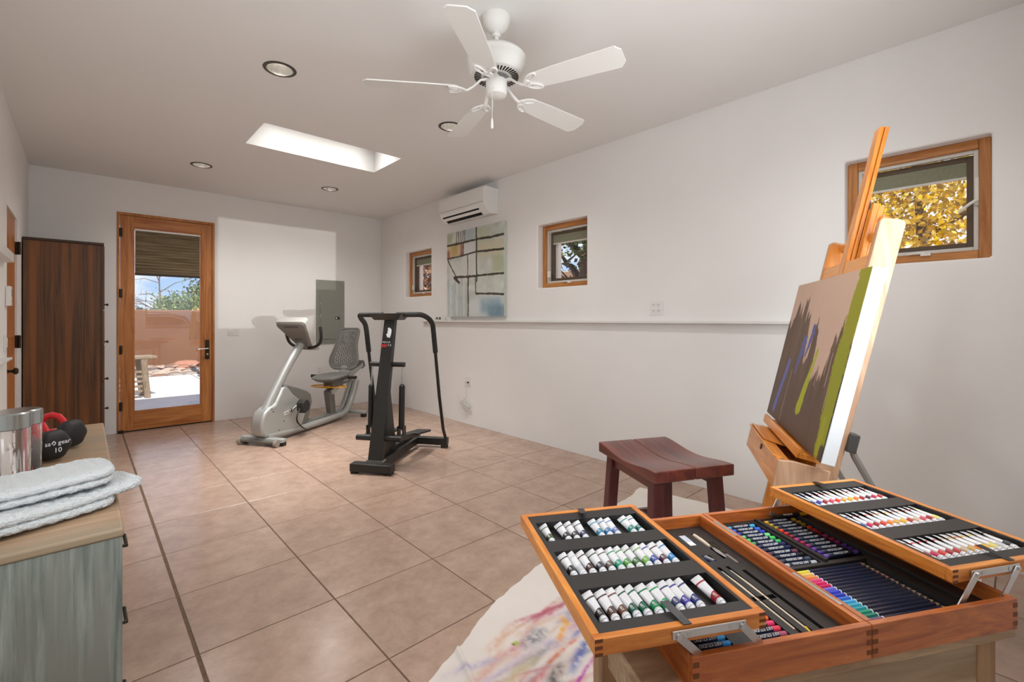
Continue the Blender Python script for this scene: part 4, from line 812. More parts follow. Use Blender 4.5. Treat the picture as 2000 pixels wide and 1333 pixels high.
for w0, w1 in ((.198, .222), (.775, .799)): part('side_board', EP, t, lambda m: rb(m, w0, w1, -.128, -.048, -.60, .905), M=EM, bevel=.003)
for w0, w1 in ((.222, .228), (.769, .775)): part('board_edge', EW, t, lambda m: rb(m, w0, w1, -.124, -.0475, -.58, .895), M=EM)
part('crossbar', EWX, t, BX(.228, .769, -.075, -.050, .705, .770), M=EM, bevel=.003)
part('crossbar', EWX, t, BX(.228, .769, -.085, -.060, -.12, -.04), M=EM, bevel=.003)
part('crossbar', EWX, t, BX(.228, .769, -.125, -.10, .86, .895), M=EM, bevel=.003)
ms = part('mast', EW, t, lambda m: (m.box(.475, .535, -.062, -.0475, -.45, 1.345), m.box(.478, .532, -.066, -.062, -.45, 1.345), m.box(.472, .538, -.080, -.066, -.45, 1.345)), M=EM, bevel=.002)
sl = part('mast_slider', EW, t, lambda m: (m.box(.44, .470, -.105, -.085, .1, 1.02), m.box(.470, .54, -.112, -.082, .1, 1.0), m.box(.44, .466, -.125, -.105, .1, 1.01)), M=EM, bevel=.002)
part('knob', EWX, sl, lambda m: m.ball((.43, -.135, .95), .022, 12), M=EM, smooth=60)
part('lock_rod', BLACK, t, lambda m: m.tube([(.36, -.10, .70), (.36, -.105, .88)], .006, 8), M=EM)
part('canvas_ledge', EWX, t, lambda m: (m.box(.145, .81, -.048, .035, -.034, -.012), m.box(.145, .81, .022, .036, -.034, .006)), M=EM, bevel=.003)
# drawer tray under the canvas
part('tray_front', EWX, t, lambda m: m.box(.085, .675, .088, .106, -.150, -.045), M=EM, bevel=.004)
part('tray_side', EP, t, lambda m: m.prism([(-.06, -.115), (.106, -.15), (.106, -.045), (.06, -.035), (-.06, -.035)], .070, .088, 'X'), M=EM, bevel=.003)
part('tray_side', EP, t, lambda m: m.prism([(-.06, -.115), (.106, -.15), (.106, -.045), (.06, -.035), (-.06, -.035)], .672, .690, 'X'), M=EM, bevel=.003)
part('tray_bottom', EWX, t, lambda m: m.prism([(-.06, -.117), (.10, -.150), (.10, -.144), (-.06, -.111)], .088, .672, 'X'), M=EM)
part('tray_lid', EWX, t, lambda m: m.prism([(.10, -.040), (.112, -.034), (.03, -.040), (.02, -.046)], .36, .67, 'X'), M=EM, bevel=.002)
part('tray_lid', EWX, t, lambda m: m.prism([(.06, -.052), (.118, -.046), (.118, -.039), (.06, -.045)], .12, .67, 'X'), M=EM, bevel=.002)
part('lid_latch', BRONZE, t, BX(.37, .385, .106, .110, -.085, -.065), M=EM)
for w_ in (.21, .787):
    br = part('bracket', pm('bracket_steel', (.12, .12, .115), .4, .7), t, lambda m: m.box(w_ - .025, w_ + .025, -.160, -.126, .03, .10), M=EM, bevel=.004)
    part('rear_leg', pm('aluminium_leg', (.40, .40, .38), .4, .8), t, lambda m: m.tube([(w_, -.15, EZ + .03), (w_, -.165, EZ - .02), (w_, -.56, .010)], .012, 8, flat=.8))
for w_ in (.21, .787):
    part('base_foot', EW, t, lambda m: m.box(w_ - .025, w_ + .025, -.05, .30, .006, .05), bevel=.004)
    part('front_leg', EP, t, lambda m: m.box(w_ - .02, w_ + .02, .035, .075, .05, .24), bevel=.003)
part('base_rail', EWX, t, BX(.235, .762, .04, .07, .012, .045), bevel=.003)
# painting on the easel: seen from the front, u runs from the far edge (left) to the near edge
Hh, Ww = 200, 240; V, U = np.mgrid[0:1:Hh * 1j, 0:1:Ww * 1j]
img = np.ones((Hh, Ww, 3)) * np.array((206, 174, 152.)); img += ((fbm(Hh, Ww, 4, 4, 600) - .5) * 12)[..., None]
topn = .40 + .38 * (fbm(Hh, Ww, 1, 11, 610, 3)[:1] - .5) * 1.9 + .14 * (fbm(Hh, Ww, 2, 60, 620, 3)[:1] - .5) + .16 * sstep(.4, .65, U[:1]) - .12 * sstep(.75, .95, U[:1]) - .1 * (1 - sstep(0, .25, U[:1]))
rag = .06 * (fbm(Hh, Ww, 20, 60, 630) - .5)
mk = sstep(-.01, .02, V + rag - topn); tone = fbm(Hh, Ww, 3, 40, 640); blend(img, mk, (112, 88, 70)); img -= (mk * (tone - .3) * 40)[..., None]
blend(img, sstep(.55, .8, V + .1 * (fbm(Hh, Ww, 3, 30, 650) - .5)) * .8, (96, 74, 60))
def stroke(p, q, w0, w1, col, s, rg=.5):
    d = np.array(q, float) - p; tt = ((U - p[0]) * d[0] + (V - p[1]) * d[1]) / (d @ d); tcl = np.clip(tt, 0, 1); ds = np.hypot(U - p[0] - tcl * d[0], (V - p[1] - tcl * d[1]) * .75); w = (w0 + (w1 - w0) * tcl) * (1 - rg / 2 + rg * fbm(Hh, Ww, 40, 30, s)); blend(img, 1 - sstep(w * .85, w * 1.1, ds), col)
stroke((.21, .58), (.13, .93), .024, .026, (100, 110, 180), 700); stroke((.40, .42), (.36, .62), .036, .014, (92, 98, 150), 701, 1.0); stroke((.50, .34), (.46, .50), .03, .010, (90, 96, 150), 702, 1.3)
stroke((.63, .46), (.56, .82), .014, .040, (168, 176, 20), 703, .4)
for k, (u0, v0, v1) in enumerate(((.70, .40, .66), (.79, .44, .58), (.83, .45, .64), (.88, .44, .76), (.30, .62, .98), (.62, .5, .62))): stroke((u0, v0), (u0 - .02 * (v1 - v0), v1), .0022, .0022, (206, 180, 160), 710 + k, .1)
stroke((.960, .0), (.925, .50), .065, .060, (152, 150, 22), 720, .5); stroke((.93, .45), (.945, .93), .066, .055, (150, 152, 18), 721, .5); stroke((.93, .80), (.93, .97), .02, .02, (160, 160, 30), 722, 1)
stroke((.997, .55), (.999, 1), .006, .008, (40, 34, 32), 723, .8); stroke((.97, .94), (.975, 1), .02, .03, (80, 62, 52), 724, .8)
c = thing('easel_painting', 'brown and tan abstract canvas with yellow-green and blue strokes resting on the easel', 'painting', (EO.x, EO.y, 0), eang)
CW, CH, CT = .952, .690, .044
fm = canvas_mesh(img, CW, CH, .04, None); FMx = EM @ Matrix(((-1, 0, 0, CW), (0, -1, 0, 0), (0, 0, 1, 0), (0, 0, 0, 1)))
for v in fm.vertices: v.co = FMx @ v.co
link('painted_face', fm, None, c)
part('canvas_edge', pm('gesso_white', (.70, .725, .73), .7, bump=.1, bs=200), c, BX(0, CW, -CT, -.0006, 0.0, CH), M=EM, bevel=.002)
# ------------------------------------------------------------------ art table and open wooden art case
AO = Vector((.949, .1596, 0)); AA = math.atan2(-.4958, .8684); RIM = .800; CB = .744
TWD = wood('weathered_table', lin((150, 122, 92)), lin((196, 170, 136)), 'X', 2.2, 20, .6, 0, c3=lin((166, 150, 128)), warp=2.0, bump=.12)
TWZ = wood('weathered_leg', lin((146, 112, 78)), lin((188, 150, 110)), 'Z', 2.2, 24, .55, 0, warp=1.5, bump=.1)
t = thing('side_table', 'small weathered pale wood table carrying the open art case', 'table', (AO.x, AO.y, .006), AA)
tz = CB - .006
part('table_top', TWD, t, BX(-.395, .333, .006, .262, tz - .020, tz), bevel=.003)
part('apron', TWD, t, BX(-.365, .30, .030, .048, tz - .145, tz - .020)); part('apron', TWD, t, BX(-.365, .30, .215, .233, tz - .10, tz - .020))
part('apron', TWD, t, BX(-.372, -.352, .05, .215, tz - .10, tz - .020)); part('apron', TWD, t, BX(.285, .303, .05, .215, tz - .10, tz - .020))
for x in (-.385, .275):
    for y in (.026, .205): part('leg', TWZ, t, BX(x, x + .042, y, y + .042, 0, tz - .020), bevel=.003)
part('stretcher', TWZ, t, BX(-.375, -.345, .06, .21, .18, .21)); part('stretcher', TWZ, t, BX(.28, .31, .06, .21, .18, .21))
CASE = wood('case_wood', lin((150, 72, 26)), lin((208, 122, 54)), 'X', 3, 26, .32, .35, c3=lin((170, 88, 34)), warp=3); CASEY = wood('case_wood_y', lin((150, 72, 26)), lin((208, 122, 54)), 'Y', 3, 26, .32, .35, warp=2)
TRW = wood('tray_wood', lin((190, 102, 28)), lin((232, 154, 66)), 'X', 3, 26, .32, .35, warp=2); TRWY = wood('tray_wood_y', lin((190, 102, 28)), lin((232, 154, 66)), 'Y', 3, 26, .32, .35, warp=2)
JOINT = pm('finger_end_grain', lin((112, 58, 22)), .5); LINER = pm('black_liner', (.022, .020, .019), .5, bump=.05, bs=200); STRAP = pm('black_strap', (.012, .012, .014), .4); SATIN = pm('satin_steel', (.66, .66, .66), .30, .9); PLY = pm('inside_ply', lin((206, 180, 146)), .7, var=.1, vs=30)
k_ = thing('art_case', 'open varnished wooden artist case with two raised paint trays on metal struts', 'art case', (AO.x, AO.y, 0), AA)
def well(m, x0, x1, y0, y1, zt, zb, holes):
    """panel with recessed rectangular wells"""
    A = sorted({x0, x1, *[h[0] for h in holes], *[h[1] for h in holes]}); B = sorted({y0, y1, *[h[2] for h in holes], *[h[3] for h in holes]})
    for i in range(len(A) - 1):
        for j in range(len(B) - 1):
            ca, cb = (A[i] + A[i + 1]) / 2, (B[j] + B[j + 1]) / 2; z = zb if any(h[0] < ca < h[1] and h[2] < cb < h[3] for h in holes) else zt
            m.add([(A[i], B[j], z), (A[i + 1], B[j], z), (A[i + 1], B[j + 1], z), (A[i], B[j + 1], z)], [(0, 1, 2, 3)])
    for h in holes:
        c = [(h[0], h[2]), (h[1], h[2]), (h[1], h[3]), (h[0], h[3])]
        for q in range(4): p, r = c[q], c[(q + 1) % 4]; m.add([(*p, zb), (*r, zb), (*r, zt), (*p, zt)], [(0, 1, 2, 3)])
def boards(par, x0, x1, y0, y1, z0, z1, w, mx_, my_):
    for a, b in ((y0, y0 + w), (y1 - w, y1)): part('board', mx_, par, BX(x0, x1, a, b, z0, z1), bevel=.0012)
    for a, b in ((x0, x0 + w), (x1 - w, x1)): part('board', my_, par, BX(a, b, y0 + w, y1 - w, z0, z1), bevel=.0012)
    n = 4 if z1 - z0 > .04 else 3; h = (z1 - z0) / (2 * n - 1)
    for x in (x0, x1 - w * 1.0):
        part('finger_joint', JOINT, par, lambda m: [m.box(x + .0003, x + w - .0003, y0 - .0004, y0 + .0004, z0 + (2 * q + (1 if n == 4 else 0)) * h, z0 + (2 * q + 1 + (1 if n == 4 else 0)) * h) for q in range(n - (1 if n == 4 else 0))])
# case halves (local x along the front edge, y away from it)
HL = part('case_half', PLY, k_, BX(-.320, -.012, .010, .440, CB, CB + .004)); HR = part('case_half', PLY, k_, BX(.012, .316, .010, .440, CB, CB + .004))
boards(HL, -.331, -.0008, 0, .450, CB, RIM, .011, CASE, CASEY); boards(HR, .0008, .325, 0, .450, CB, RIM, .011, CASE, CASEY)
IZ = .773
part('insert', LINER, HL, lambda m: well(m, -.320, -.012, .011, .439, IZ, IZ - .010, [(-.302, -.226, .016, .20), (-.190, -.117, .016, .16), (-.101, -.093, .035, .255), (-.080, -.072, .035, .255), (-.056, -.047, .045, .235), (-.108, -.058, .136, .148), (-.098, -.080, .352, .402), (-.062, -.050, .285, .405), (-.046, -.036, .262, .358), (-.103, -.082, .279, .305)]))
part('insert', LINER, HR, lambda m: well(m, .012, .314, .011, .439, IZ, IZ - .010, [(.040, .136, .224, .424), (.158, .272, .226, .432), (.044, .246, .030, .214)]))
part('divider', LINER, HR, BX(.143, .152, .222, .432, IZ, IZ + .006)); part('divider', LINER, HR, BX(.272, .278, .03, .432, IZ, IZ + .006))
part('hinge', SATIN, HL, lambda m: (m.box(-.338, -.331, .10, .14, CB + .012, RIM - .012), m.cyl((-.338, .10, CB + .03), (-.338, .14, CB + .03), .004, n=8)))
part('hinge', CHROME, HR, lambda m: m.box(-.0035, .0035, .055, .16, RIM, RIM + .0008)); part('hinge', CHROME, HR, lambda m: m.box(-.0035, .0035, .32, .40, RIM, RIM + .0008))
TZ0, TZ1 = .8255, .850
def tray(x0, y0, wd, sgn):
    y1 = y0 + .430; x1 = x0 + wd
    tr = part('tray', TRW, k_, BX(x0 + .008, x1 - .008, y0 + .008, y1 - .008, TZ0, TZ0 + .003)); boards(tr, x0, x1, y0, y1, TZ0, TZ1, .0125, TRW, TRWY)
    rows = [(y0 + .036, y0 + .122), (y0 + .166, y0 + .252), (y0 + .296, y0 + .382)]
    part('liner', LINER, tr, lambda m: well(m, x0 + .0125, x1 - .0125, y0 + .0125, y1 - .0125, TZ1 - .0015, TZ0 + .0035, [(x0 + .022, x1 - .018, a, b) for a, b in rows]))
    for yy, s in ((y0 + .012, 1), (y1 - .012, -1)): part('strap', STRAP, tr, lambda m: m.loft([[(x0 + wd * .52 - .007, yy - s * .012, TZ1 + .0005), (x0 + wd * .52 + .007, yy - s * .012, TZ1 + .0005), (x0 + wd * .52 + .007, yy - s * .012, TZ1 + .0015), (x0 + wd * .52 - .007, yy - s * .012, TZ1 + .0015)], [(x0 + wd * .52 - .010, yy + s * .004, TZ1 + .003), (x0 + wd * .52 + .004, yy + s * .004, TZ1 + .003), (x0 + wd * .52 + .004, yy + s * .004, TZ1 + .004), (x0 + wd * .52 - .010, yy + s * .004, TZ1 + .004)], [(x0 + wd * .52 - .018, yy + s * .034, TZ1 + .009), (x0 + wd * .52 - .004, yy + s * .034, TZ1 + .009), (x0 + wd * .52 - .004, yy + s * .034, TZ1 + .010), (x0 + wd * .52 - .018, yy + s * .034, TZ1 + .010)]]))
    # strut linkage at both ends
    for yf, s in ((y0 - .003, -1), (y1 + .003, 1)):
        xa, xb = (x0 + .128, x0 + .235) if sgn < 0 else (x0 + .048, x0 + .150); dx = .062 if sgn < 0 else -.062
        zz = (TZ0 + TZ1) / 2 + .002; yb = .014 if s < 0 else .436; yf2 = yf if s < 0 else min(yf, .46)
        st = part('strut_plate', SATIN, tr, lambda m: m.prism([(xa - .008, zz - .006), (xb + .008, zz - .006), (xb + .008, zz + .006), (xa - .008, zz + .006)], yf - .0012, yf + .0012), bevel=.0005)
        for xx in (xa, xb):
            def arm(m):
                d = Vector((dx, 0, RIM - .022 - zz)); nn = Vector((-d.z, 0, d.x)).normalized() * .006; p0 = Vector((xx, yf + s * .003, zz)); p1 = Vector((xx + dx, yf + s * .003 if s < 0 and False else yb, RIM - .022)); o_ = Vector((0, .001, 0))
                m.loft([[p0 + nn - o_, p0 - nn - o_, p0 - nn + o_, p0 + nn + o_], [p1 + nn - o_, p1 - nn - o_, p1 - nn + o_, p1 + nn + o_]])
            part('strut', SATIN, tr, arm); part('rivet', CHROME, tr, lambda m: m.cyl((xx, yf - s * .004, zz), (xx, yf + s * .006, zz), .0038, n=10))
        for xx in (xa + .018, xb - .018): part('screw', CHROME, tr, lambda m: m.cyl((xx, yf, zz), (xx, yf + s * .0022, zz), .0042, n=10))
    return rows
ROWL = tray(-.486, .0, .282, -1); ROWR = tray(.212, .026, .278, 1)
# paint tubes
TUBEW = pm('tube_white', (.74, .75, .76), .30, .1); CAPW = pm('tube_cap', (.76, .77, .79), .35)
def tube_ring(y, r, fl, wd, n=20):
    ring = []
    for q in range(n): a = 2 * PI * q / n; ring.append((math.cos(a) * (r * (1 - fl) + wd * fl), y, .0078 + math.sin(a) * (r * (1 - fl) + .0009 * fl) + .006 * fl))
    return ring
TL = .080
def fl_at(y): return 0 if y < .024 else ((y - .024) / (.072 - .024)) ** 1.3
def tube_body():
    m = MB(); ys = [.014, .0155, .018, .024, .032, .040, .048, .056, .064, .070, .072, .0805]
    m.loft([tube_ring(y, .0045 if i == 0 else .0071, min(1, fl_at(y)), .0094) for i, y in enumerate(ys)]); return m.mesh('tube_body', 40)
def tube_band(y0, y1, slant=True):
    m = MB(); rings = []
    for i in range(6):
        y = y0 + (y1 - y0) * i / 5; rg = tube_ring(y, .0074, min(1, fl_at(y)), .0097)
        rg = [(x, yy + (0 if not slant else (.0035 * (x / .0077)) * (i / 5)), z + (.0001 if z > .008 else -.0001)) for x, yy, z in rg]; rings.append(rg)
    m.loft(rings, caps=False); return m.mesh('label_band', 40)
def tube_cap():
    m = MB(); m.lathe([(.0038, 0), (.0044, .001), (.0056, .0105), (.0070, .0110), (.0072, .0145), (.0045, .0150)], 18, (0, 0, .0078), 'Y'); return m.mesh('cap', 30)
TB, BD, SP, CP = tube_body(), tube_band(.0175, .0335), tube_band(.0625, .0660, False), tube_cap(); TB.materials.append(TUBEW); CP.materials.append(CAPW)
bandc = {}
def paint_tube(x, y, z, cname, col, rowname, trayname, turn, roll):
    if cname not in bandc:
        mt_ = pm('label_' + cname.replace(' ', '_'), lin(col), .4); bandc[cname] = (recolor(BD, mt_), recolor(SP, mt_))
    a, b = bandc[cname]
    lab = '%s paint tube, %s, %s' % (cname, rowname, trayname)
    tt = thing('paint_tube', lab, 'paint tube', (0, 0, 0), 0, '%s tubes, %s, %s' % (cname, rowname, trayname))
    L_ = frame(AO, (math.cos(AA), math.sin(AA), 0), (-math.sin(AA), math.cos(AA), 0)) @ Matrix.Translation((x, y, z + .0078)) @ Matrix.Rotation(turn, 4, 'Z') @ Matrix.Rotation(roll + random.uniform(-.12, .12), 4, 'Y') @ Matrix.Translation((0, 0, -.0078))
    tt.matrix_local = L_
    link('tube_body', TB, None, tt); lb = link('label_band', a, None, tt); link('stripe', b, None, tt); link('cap', CP, None, tt)
    text('lettering', 'ART', .0058, LET, lb, frame((.0, .026, .0155), (0, -1, 0), (1, 0, 0)), bend=.0075)
C_ = {'dark olive green': (70, 92, 44), 'black': (44, 42, 44), 'dark blue': (44, 54, 86), 'turquoise': (30, 130, 160), 'sky blue': (50, 120, 176), 'periwinkle': (110, 130, 186), 'teal': (20, 130, 116), 'dark teal': (20, 100, 96), 'plain white': (196, 200, 204), 'dark brown': (70, 44, 40), 'charcoal': (60, 60, 66), 'grey brown': (96, 84, 72), 'emerald': (20, 150, 110), 'leaf green': (80, 150, 60), 'moss green': (70, 112, 60), 'light green': (110, 170, 70), 'cobalt blue': (52, 70, 160), 'maroon': (84, 40, 60), 'cerulean blue': (40, 130, 190), 'chocolate': (80, 52, 44), 'rust brown': (104, 66, 50), 'pine green': (30, 84, 70), 'forest green': (24, 96, 72), 'grass green': (20, 124, 74), 'bright green': (30, 150, 90), 'navy': (50, 56, 100), 'violet blue': (64, 60, 150), 'indigo': (50, 60, 120), 'crimson': (150, 40, 44),
      'royal blue': (60, 80, 150), 'magenta red': (190, 40, 80), 'pink': (206, 84, 100), 'scarlet': (206, 60, 50), 'orange': (226, 130, 50), 'ochre': (206, 164, 80), 'brick red': (176, 60, 50), 'pale yellow': (224, 214, 120), 'deep red': (160, 40, 50), 'golden yellow': (222, 176, 50), 'beige': (200, 180, 150)}
P0 = -.4475; PT = .01865
l1 = [(0, 'dark olive green'), (2, 'black'), (3, 'charcoal'), (4, 'dark blue'), (6, 'turquoise'), (7, 'sky blue'), (8, 'periwinkle'), (10, 'teal'), (11, 'dark teal')]
l2 = list(enumerate(['black', 'plain white', 'dark brown', 'charcoal', 'grey brown', 'emerald', 'leaf green', 'moss green', 'light green', 'cobalt blue', 'maroon', 'cerulean blue']))
l3 = list(enumerate(['black', 'chocolate', 'rust brown', 'pine green', 'forest green', 'grass green', 'bright green', 'navy', 'violet blue', 'indigo'])) + [(11, 'crimson')]
RN = ['row farthest from stool', 'middle row', 'row nearest the stool']
for ri, row in ((2, l1), (1, l2), (0, l3)):
    for i, c in row: paint_tube(P0 + PT * i, ROWL[ri][0] + .0035, TZ0 + .0045, c, C_[c], RN[ri], 'tray of greens and blues', R(random.uniform(-2.5, 2.5)), R(-26))
r1_ = ['royal blue', 'violet blue', 'deep red', 'pink', 'scarlet', 'ochre', 'golden yellow', 'orange', 'crimson', 'maroon', 'magenta red', 'brick red']
r2_ = ['royal blue', 'magenta red', 'crimson', 'scarlet', 'orange', 'ochre', 'golden yellow', 'brick red', 'beige', 'pink', 'deep red', 'pale yellow']
r3_ = ['crimson', 'magenta red', 'scarlet', 'deep red', 'brick red', 'beige', 'ochre', 'orange', 'golden yellow', 'pale yellow', 'plain white', 'black']
for ri, row in ((2, r1_), (1, r2_), (0, r3_)):
    for i, c in enumerate(row): paint_tube(.212 + .034 + .0190 * i, ROWR[ri][0] + .0035, TZ0 + .0045, c, C_[c], RN[ri], 'tray of reds and yellows', R(random.uniform(-2, 2)), R(14))
# oil pastels
NAVY = pm('pastel_wrapper', (.010, .018, .045), .35); BLK2 = pm('pencil_navy', (.008, .016, .042), .3, coat=.3)
def pastel(x, y, z, ln_, cname, col, where, rot=0, txt=True):
    """lies along local x; coloured tip at the +x end"""
    if cname not in pcol: pcol[cname] = pm('pastel_' + cname.replace(' ', '_'), lin(col), .5)
    key = round(ln_, 3)
    if key not in pmesh:
        b = MB(); b.lathe([(.0052, .010), (.0056, .0105), (.0056, ln_ - .0165), (.0052, ln_ - .016)], 16, (0, 0, 0), 'X')
        e1 = MB(); e1.lathe([(.003, ln_), (.0045, ln_ - .001), (.0050, ln_ - .003), (.0050, ln_ - .017)], 16, (0, 0, 0), 'X')
        e2 = MB(); e2.lathe([(.0045, 0), (.0050, .001), (.0050, .011)], 16, (0, 0, 0), 'X'); pmesh[key] = (b.mesh('wrapper', 40), e1.mesh('tip', 40), e2.mesh('tip', 40)); pmesh[key][0].materials.append(NAVY)
    b, e1, e2 = pmesh[key]
    if (key, cname) not in ptip: ptip[(key, cname)] = (recolor(e1, pcol[cname]), recolor(e2, pcol[cname]))
    tt = thing('oil_pastel', '%s oil pastel in a dark wrapper, %s' % (cname, where), 'pastel', (0, 0, 0), 0, '%s pastels, %s' % (cname, where))
    tt.matrix_local = BMAT @ Matrix.Translation((x, y, z)) @ Matrix.Rotation(rot, 4, 'Z')
    w_ = link('wrapper', b, None, tt); link('tip', ptip[(key, cname)][0], None, tt); link('tip', ptip[(key, cname)][1], None, tt)
    if txt: text('lettering', 'ART STUDIO', .0072, LET, w_, frame((ln_ / 2 - .002, -.0022, .00535), (-1, 0, 0), (0, -.93, -.36)), bend=.0057)
pcol = {}; pmesh = {}; ptip = {}
BMAT = frame(AO, (math.cos(AA), math.sin(AA), 0), (-math.sin(AA), math.cos(AA), 0))
pz_ = IZ - .010 + .0060
for i, (cn, col) in enumerate([('turquoise blue', (60, 160, 200)), ('ultramarine', (50, 90, 200)), ('royal blue', (40, 60, 170)), ('mint green', (110, 200, 130)), ('spring green', (60, 190, 90)), ('mid green', (50, 160, 90)), ('navy blue', (24, 40, 90)), ('midnight blue', (20, 30, 70)), ('plum', (100, 50, 70)), ('black', (24, 24, 28)), ('slate', (60, 70, 90)), ('light grey', (170, 176, 180))]):
    pastel(.050, .416 - i * .0166, pz_, .080, cn, col, 'in the cool-coloured row of the case', R(random.uniform(-1.5, 1.5)))
for i, (cn, col) in enumerate([('golden', (206, 160, 40)), ('mustard', (190, 150, 40)), ('olive yellow', (160, 140, 30)), ('vermilion', (220, 70, 40)), ('red', (210, 40, 36)), ('dark red', (150, 30, 36)), ('purple pink', (170, 60, 120)), ('cherry', (170, 36, 70)), ('mauve', (150, 40, 110)), ('violet', (100, 60, 160)), ('deep violet', (80, 50, 150)), ('lilac', (110, 80, 170))]):
    pastel(.167, .424 - i * .0160, pz_, .096, cn, col, 'in the warm-coloured row of the case', R(random.uniform(-1, 1)))
for i, (cn, col) in enumerate([('brick red', (214, 60, 60)), ('magenta', (190, 30, 140)), ('dusty rose', (170, 84, 110)), ('rose red', (226, 60, 90)), ('hot pink', (230, 60, 110)), ('bright orange', (240, 110, 50)), ('amber', (230, 150, 50)), ('sand yellow', (226, 190, 90)), ('pale lemon', (230, 216, 130)), ('peach', (230, 160, 120))]):
    pastel(-.188, .024 + i * .0140, pz_, .070, cn, col, 'in the short row beside the brushes')
for i, (cn, col) in enumerate([('azure', (50, 150, 215)), ('cyan blue', (44, 146, 214)), ('clear blue', (40, 140, 210)), ('light blue', (60, 160, 220)), ('aqua', (60, 180, 190)), ('jade', (40, 150, 120)), ('deep green', (20, 100, 70)), ('lime', (120, 190, 60)), ('pale green', (150, 210, 130)), ('grey green', (110, 140, 120)), ('dark grey', (70, 70, 74)), ('white', (210, 210, 206))]):
    pastel(-.300, .024 + i * .0145, pz_, .074, cn, col, 'in the outer row below the raised tray')
# coloured pencils
PEW = pm('pencil_bare_wood', lin((206, 176, 140)), .6); PRING = pm('pencil_ring', (.75, .78, .80), .4)
hexr = lambda x, r: [(x, r * math.cos(2 * PI * q / 6), r * math.sin(2 * PI * q / 6)) for q in range(6)]
PB = MB().loft([hexr(.031, .0040), hexr(.166, .0040)]).mesh('barrel'); PB.materials.append(BLK2)
PE = MB().loft([hexr(.0, .0036), hexr(.001, .0041), hexr(.0285, .0041)]).mesh('end'); PRm = MB().loft([hexr(.0285, .0043), hexr(.031, .0043)]).mesh('ring'); PRm.materials.append(PRING)
PC = MB().loft([hexr(.166, .0039), hexr(.175, .0016)]).mesh('sharpened_wood'); PC.materials.append(PEW); PTi = MB().loft([hexr(.175, .0016), hexr(.179, .0004)]).mesh('point')
for i, (cn, col) in enumerate([('lemon', (224, 214, 70)), ('pale orange', (230, 190, 110)), ('orange', (226, 140, 80)), ('rose', (220, 80, 130)), ('pink', (214, 40, 110)), ('ruby', (200, 30, 90)), ('lavender blue', (110, 110, 210)), ('blue', (50, 70, 200)), ('deep blue', (40, 60, 180)), ('azure', (50, 110, 210)), ('sky blue', (70, 170, 220)), ('turquoise', (60, 170, 200)), ('teal', (40, 160, 170)), ('sea green', (30, 150, 120)), ('green', (20, 130, 110)), ('dusky purple', (110, 80, 120)), ('navy', (30, 50, 110))]):
    tt = thing('coloured_pencil', '%s-ended dark coloured pencil lying in the case' % cn, 'pencil', (0, 0, 0), 0, 'coloured pencils in the case'); tt.matrix_local = BMAT @ Matrix.Translation((.053, .205 - i * .0104, IZ - .0055)) @ Matrix.Rotation(R(random.uniform(-.4, .4)), 4, 'Z')
    mt_ = pm('pencil_' + cn.replace(' ', '_'), lin(col), .35); link('barrel', PB, None, tt); link('end', recolor(PE, mt_), None, tt); link('ring', PRm, None, tt); pcn = link('sharpened_wood', PC, None, tt); link('point', recolor(PTi, mt_), None, pcn)
# brushes, palette knives, eraser, sharpener
def inb(name, label, cat, x, y, z, rot=0, group=None):
    tt = thing(name, label, cat, (0, 0, 0), 0, group); tt.matrix_local = BMAT @ Matrix.Translation((x, y, z)) @ Matrix.Rotation(rot, 4, 'Z'); return tt
BRW = pm('brush_handle', lin((222, 206, 180)), .4); BRI = pm('bristle_dark', (.05, .035, .02), .8); BRY = pm('brush_yellow', lin((220, 190, 50)), .5)
for x, lab, endm in ((-.097, 'long pale-handled paint brush with a dark tip next to the pastels', BRI), (-.076, 'long pale-handled paint brush with a yellow end', BRY)):
    b = inb('paint_brush', lab, 'paint brush', x, .038, IZ - .0035, 0, 'long brushes in the case')
    part('handle', BRW, b, lambda m: m.tube([(0, .018, 0), (0, .08, 0), (0, .15, 0), (0, .19, 0)], [.0026, .0028, .0036, .0022], 10), smooth=60)
    part('ferrule', CHROME, b, lambda m: m.tube([(0, .188, 0), (0, .205, 0)], [.0027, .0024], 10), smooth=60); part('bristles', BRI, b, lambda m: m.tube([(0, .205, 0), (0, .211, 0)], [.0024, .0006], 8)); part('end_tip', endm, b, lambda m: m.tube([(0, .002, 0), (0, .018, 0)], [.001, .0042 if endm is BRY else .0026], 8))
kn = inb('palette_knife', 'wooden-handled palette knife with a bright steel blade', 'palette knife', -.056, .400, IZ - .002, PI + .03)
part('handle', BRW, kn, lambda m: m.tube([(0, 0, 0), (0, .03, 0), (0, .058, 0)], [.0045, .0052, .0036], 10), smooth=60); part('neck', CHROME, kn, lambda m: m.tube([(0, .056, 0), (0, .070, .003)], .0016, 8)); part('blade', SATIN, kn, lambda m: m.prism([(-.002, .068), (.002, .068), (.0055, .085), (.003, .108), (0, .116), (-.003, .108), (-.0055, .085)], .002, .003, 'Z'))
kn = inb('painting_knife', 'slim steel-ended painting knife with a dark handle', 'palette knife', -.041, .356, IZ - .002, PI + .03)
part('handle', BRI, kn, lambda m: m.tube([(0, 0, 0), (0, .05, 0)], [.0028, .0034], 10), smooth=60); part('blade', SATIN, kn, BX(-.0045, .0045, .048, .090, -.0006, .0006))
er = inb('eraser', 'small rectangular eraser in a printed blue and white sleeve', 'eraser', -.089, .377, IZ - .010)
part('rubber', LET, er, BX(-.008, .008, -.024, .024, 0, .010), bevel=.001); part('sleeve', LETG, er, BX(-.0084, .0084, -.008, .0245, -.0004 + .0006, .0104), bevel=.0006)
sh_ = inb('pencil_sharpener', 'small blue and silver pencil sharpener', 'sharpener', -.0925, .292, IZ - .0095, R(20))
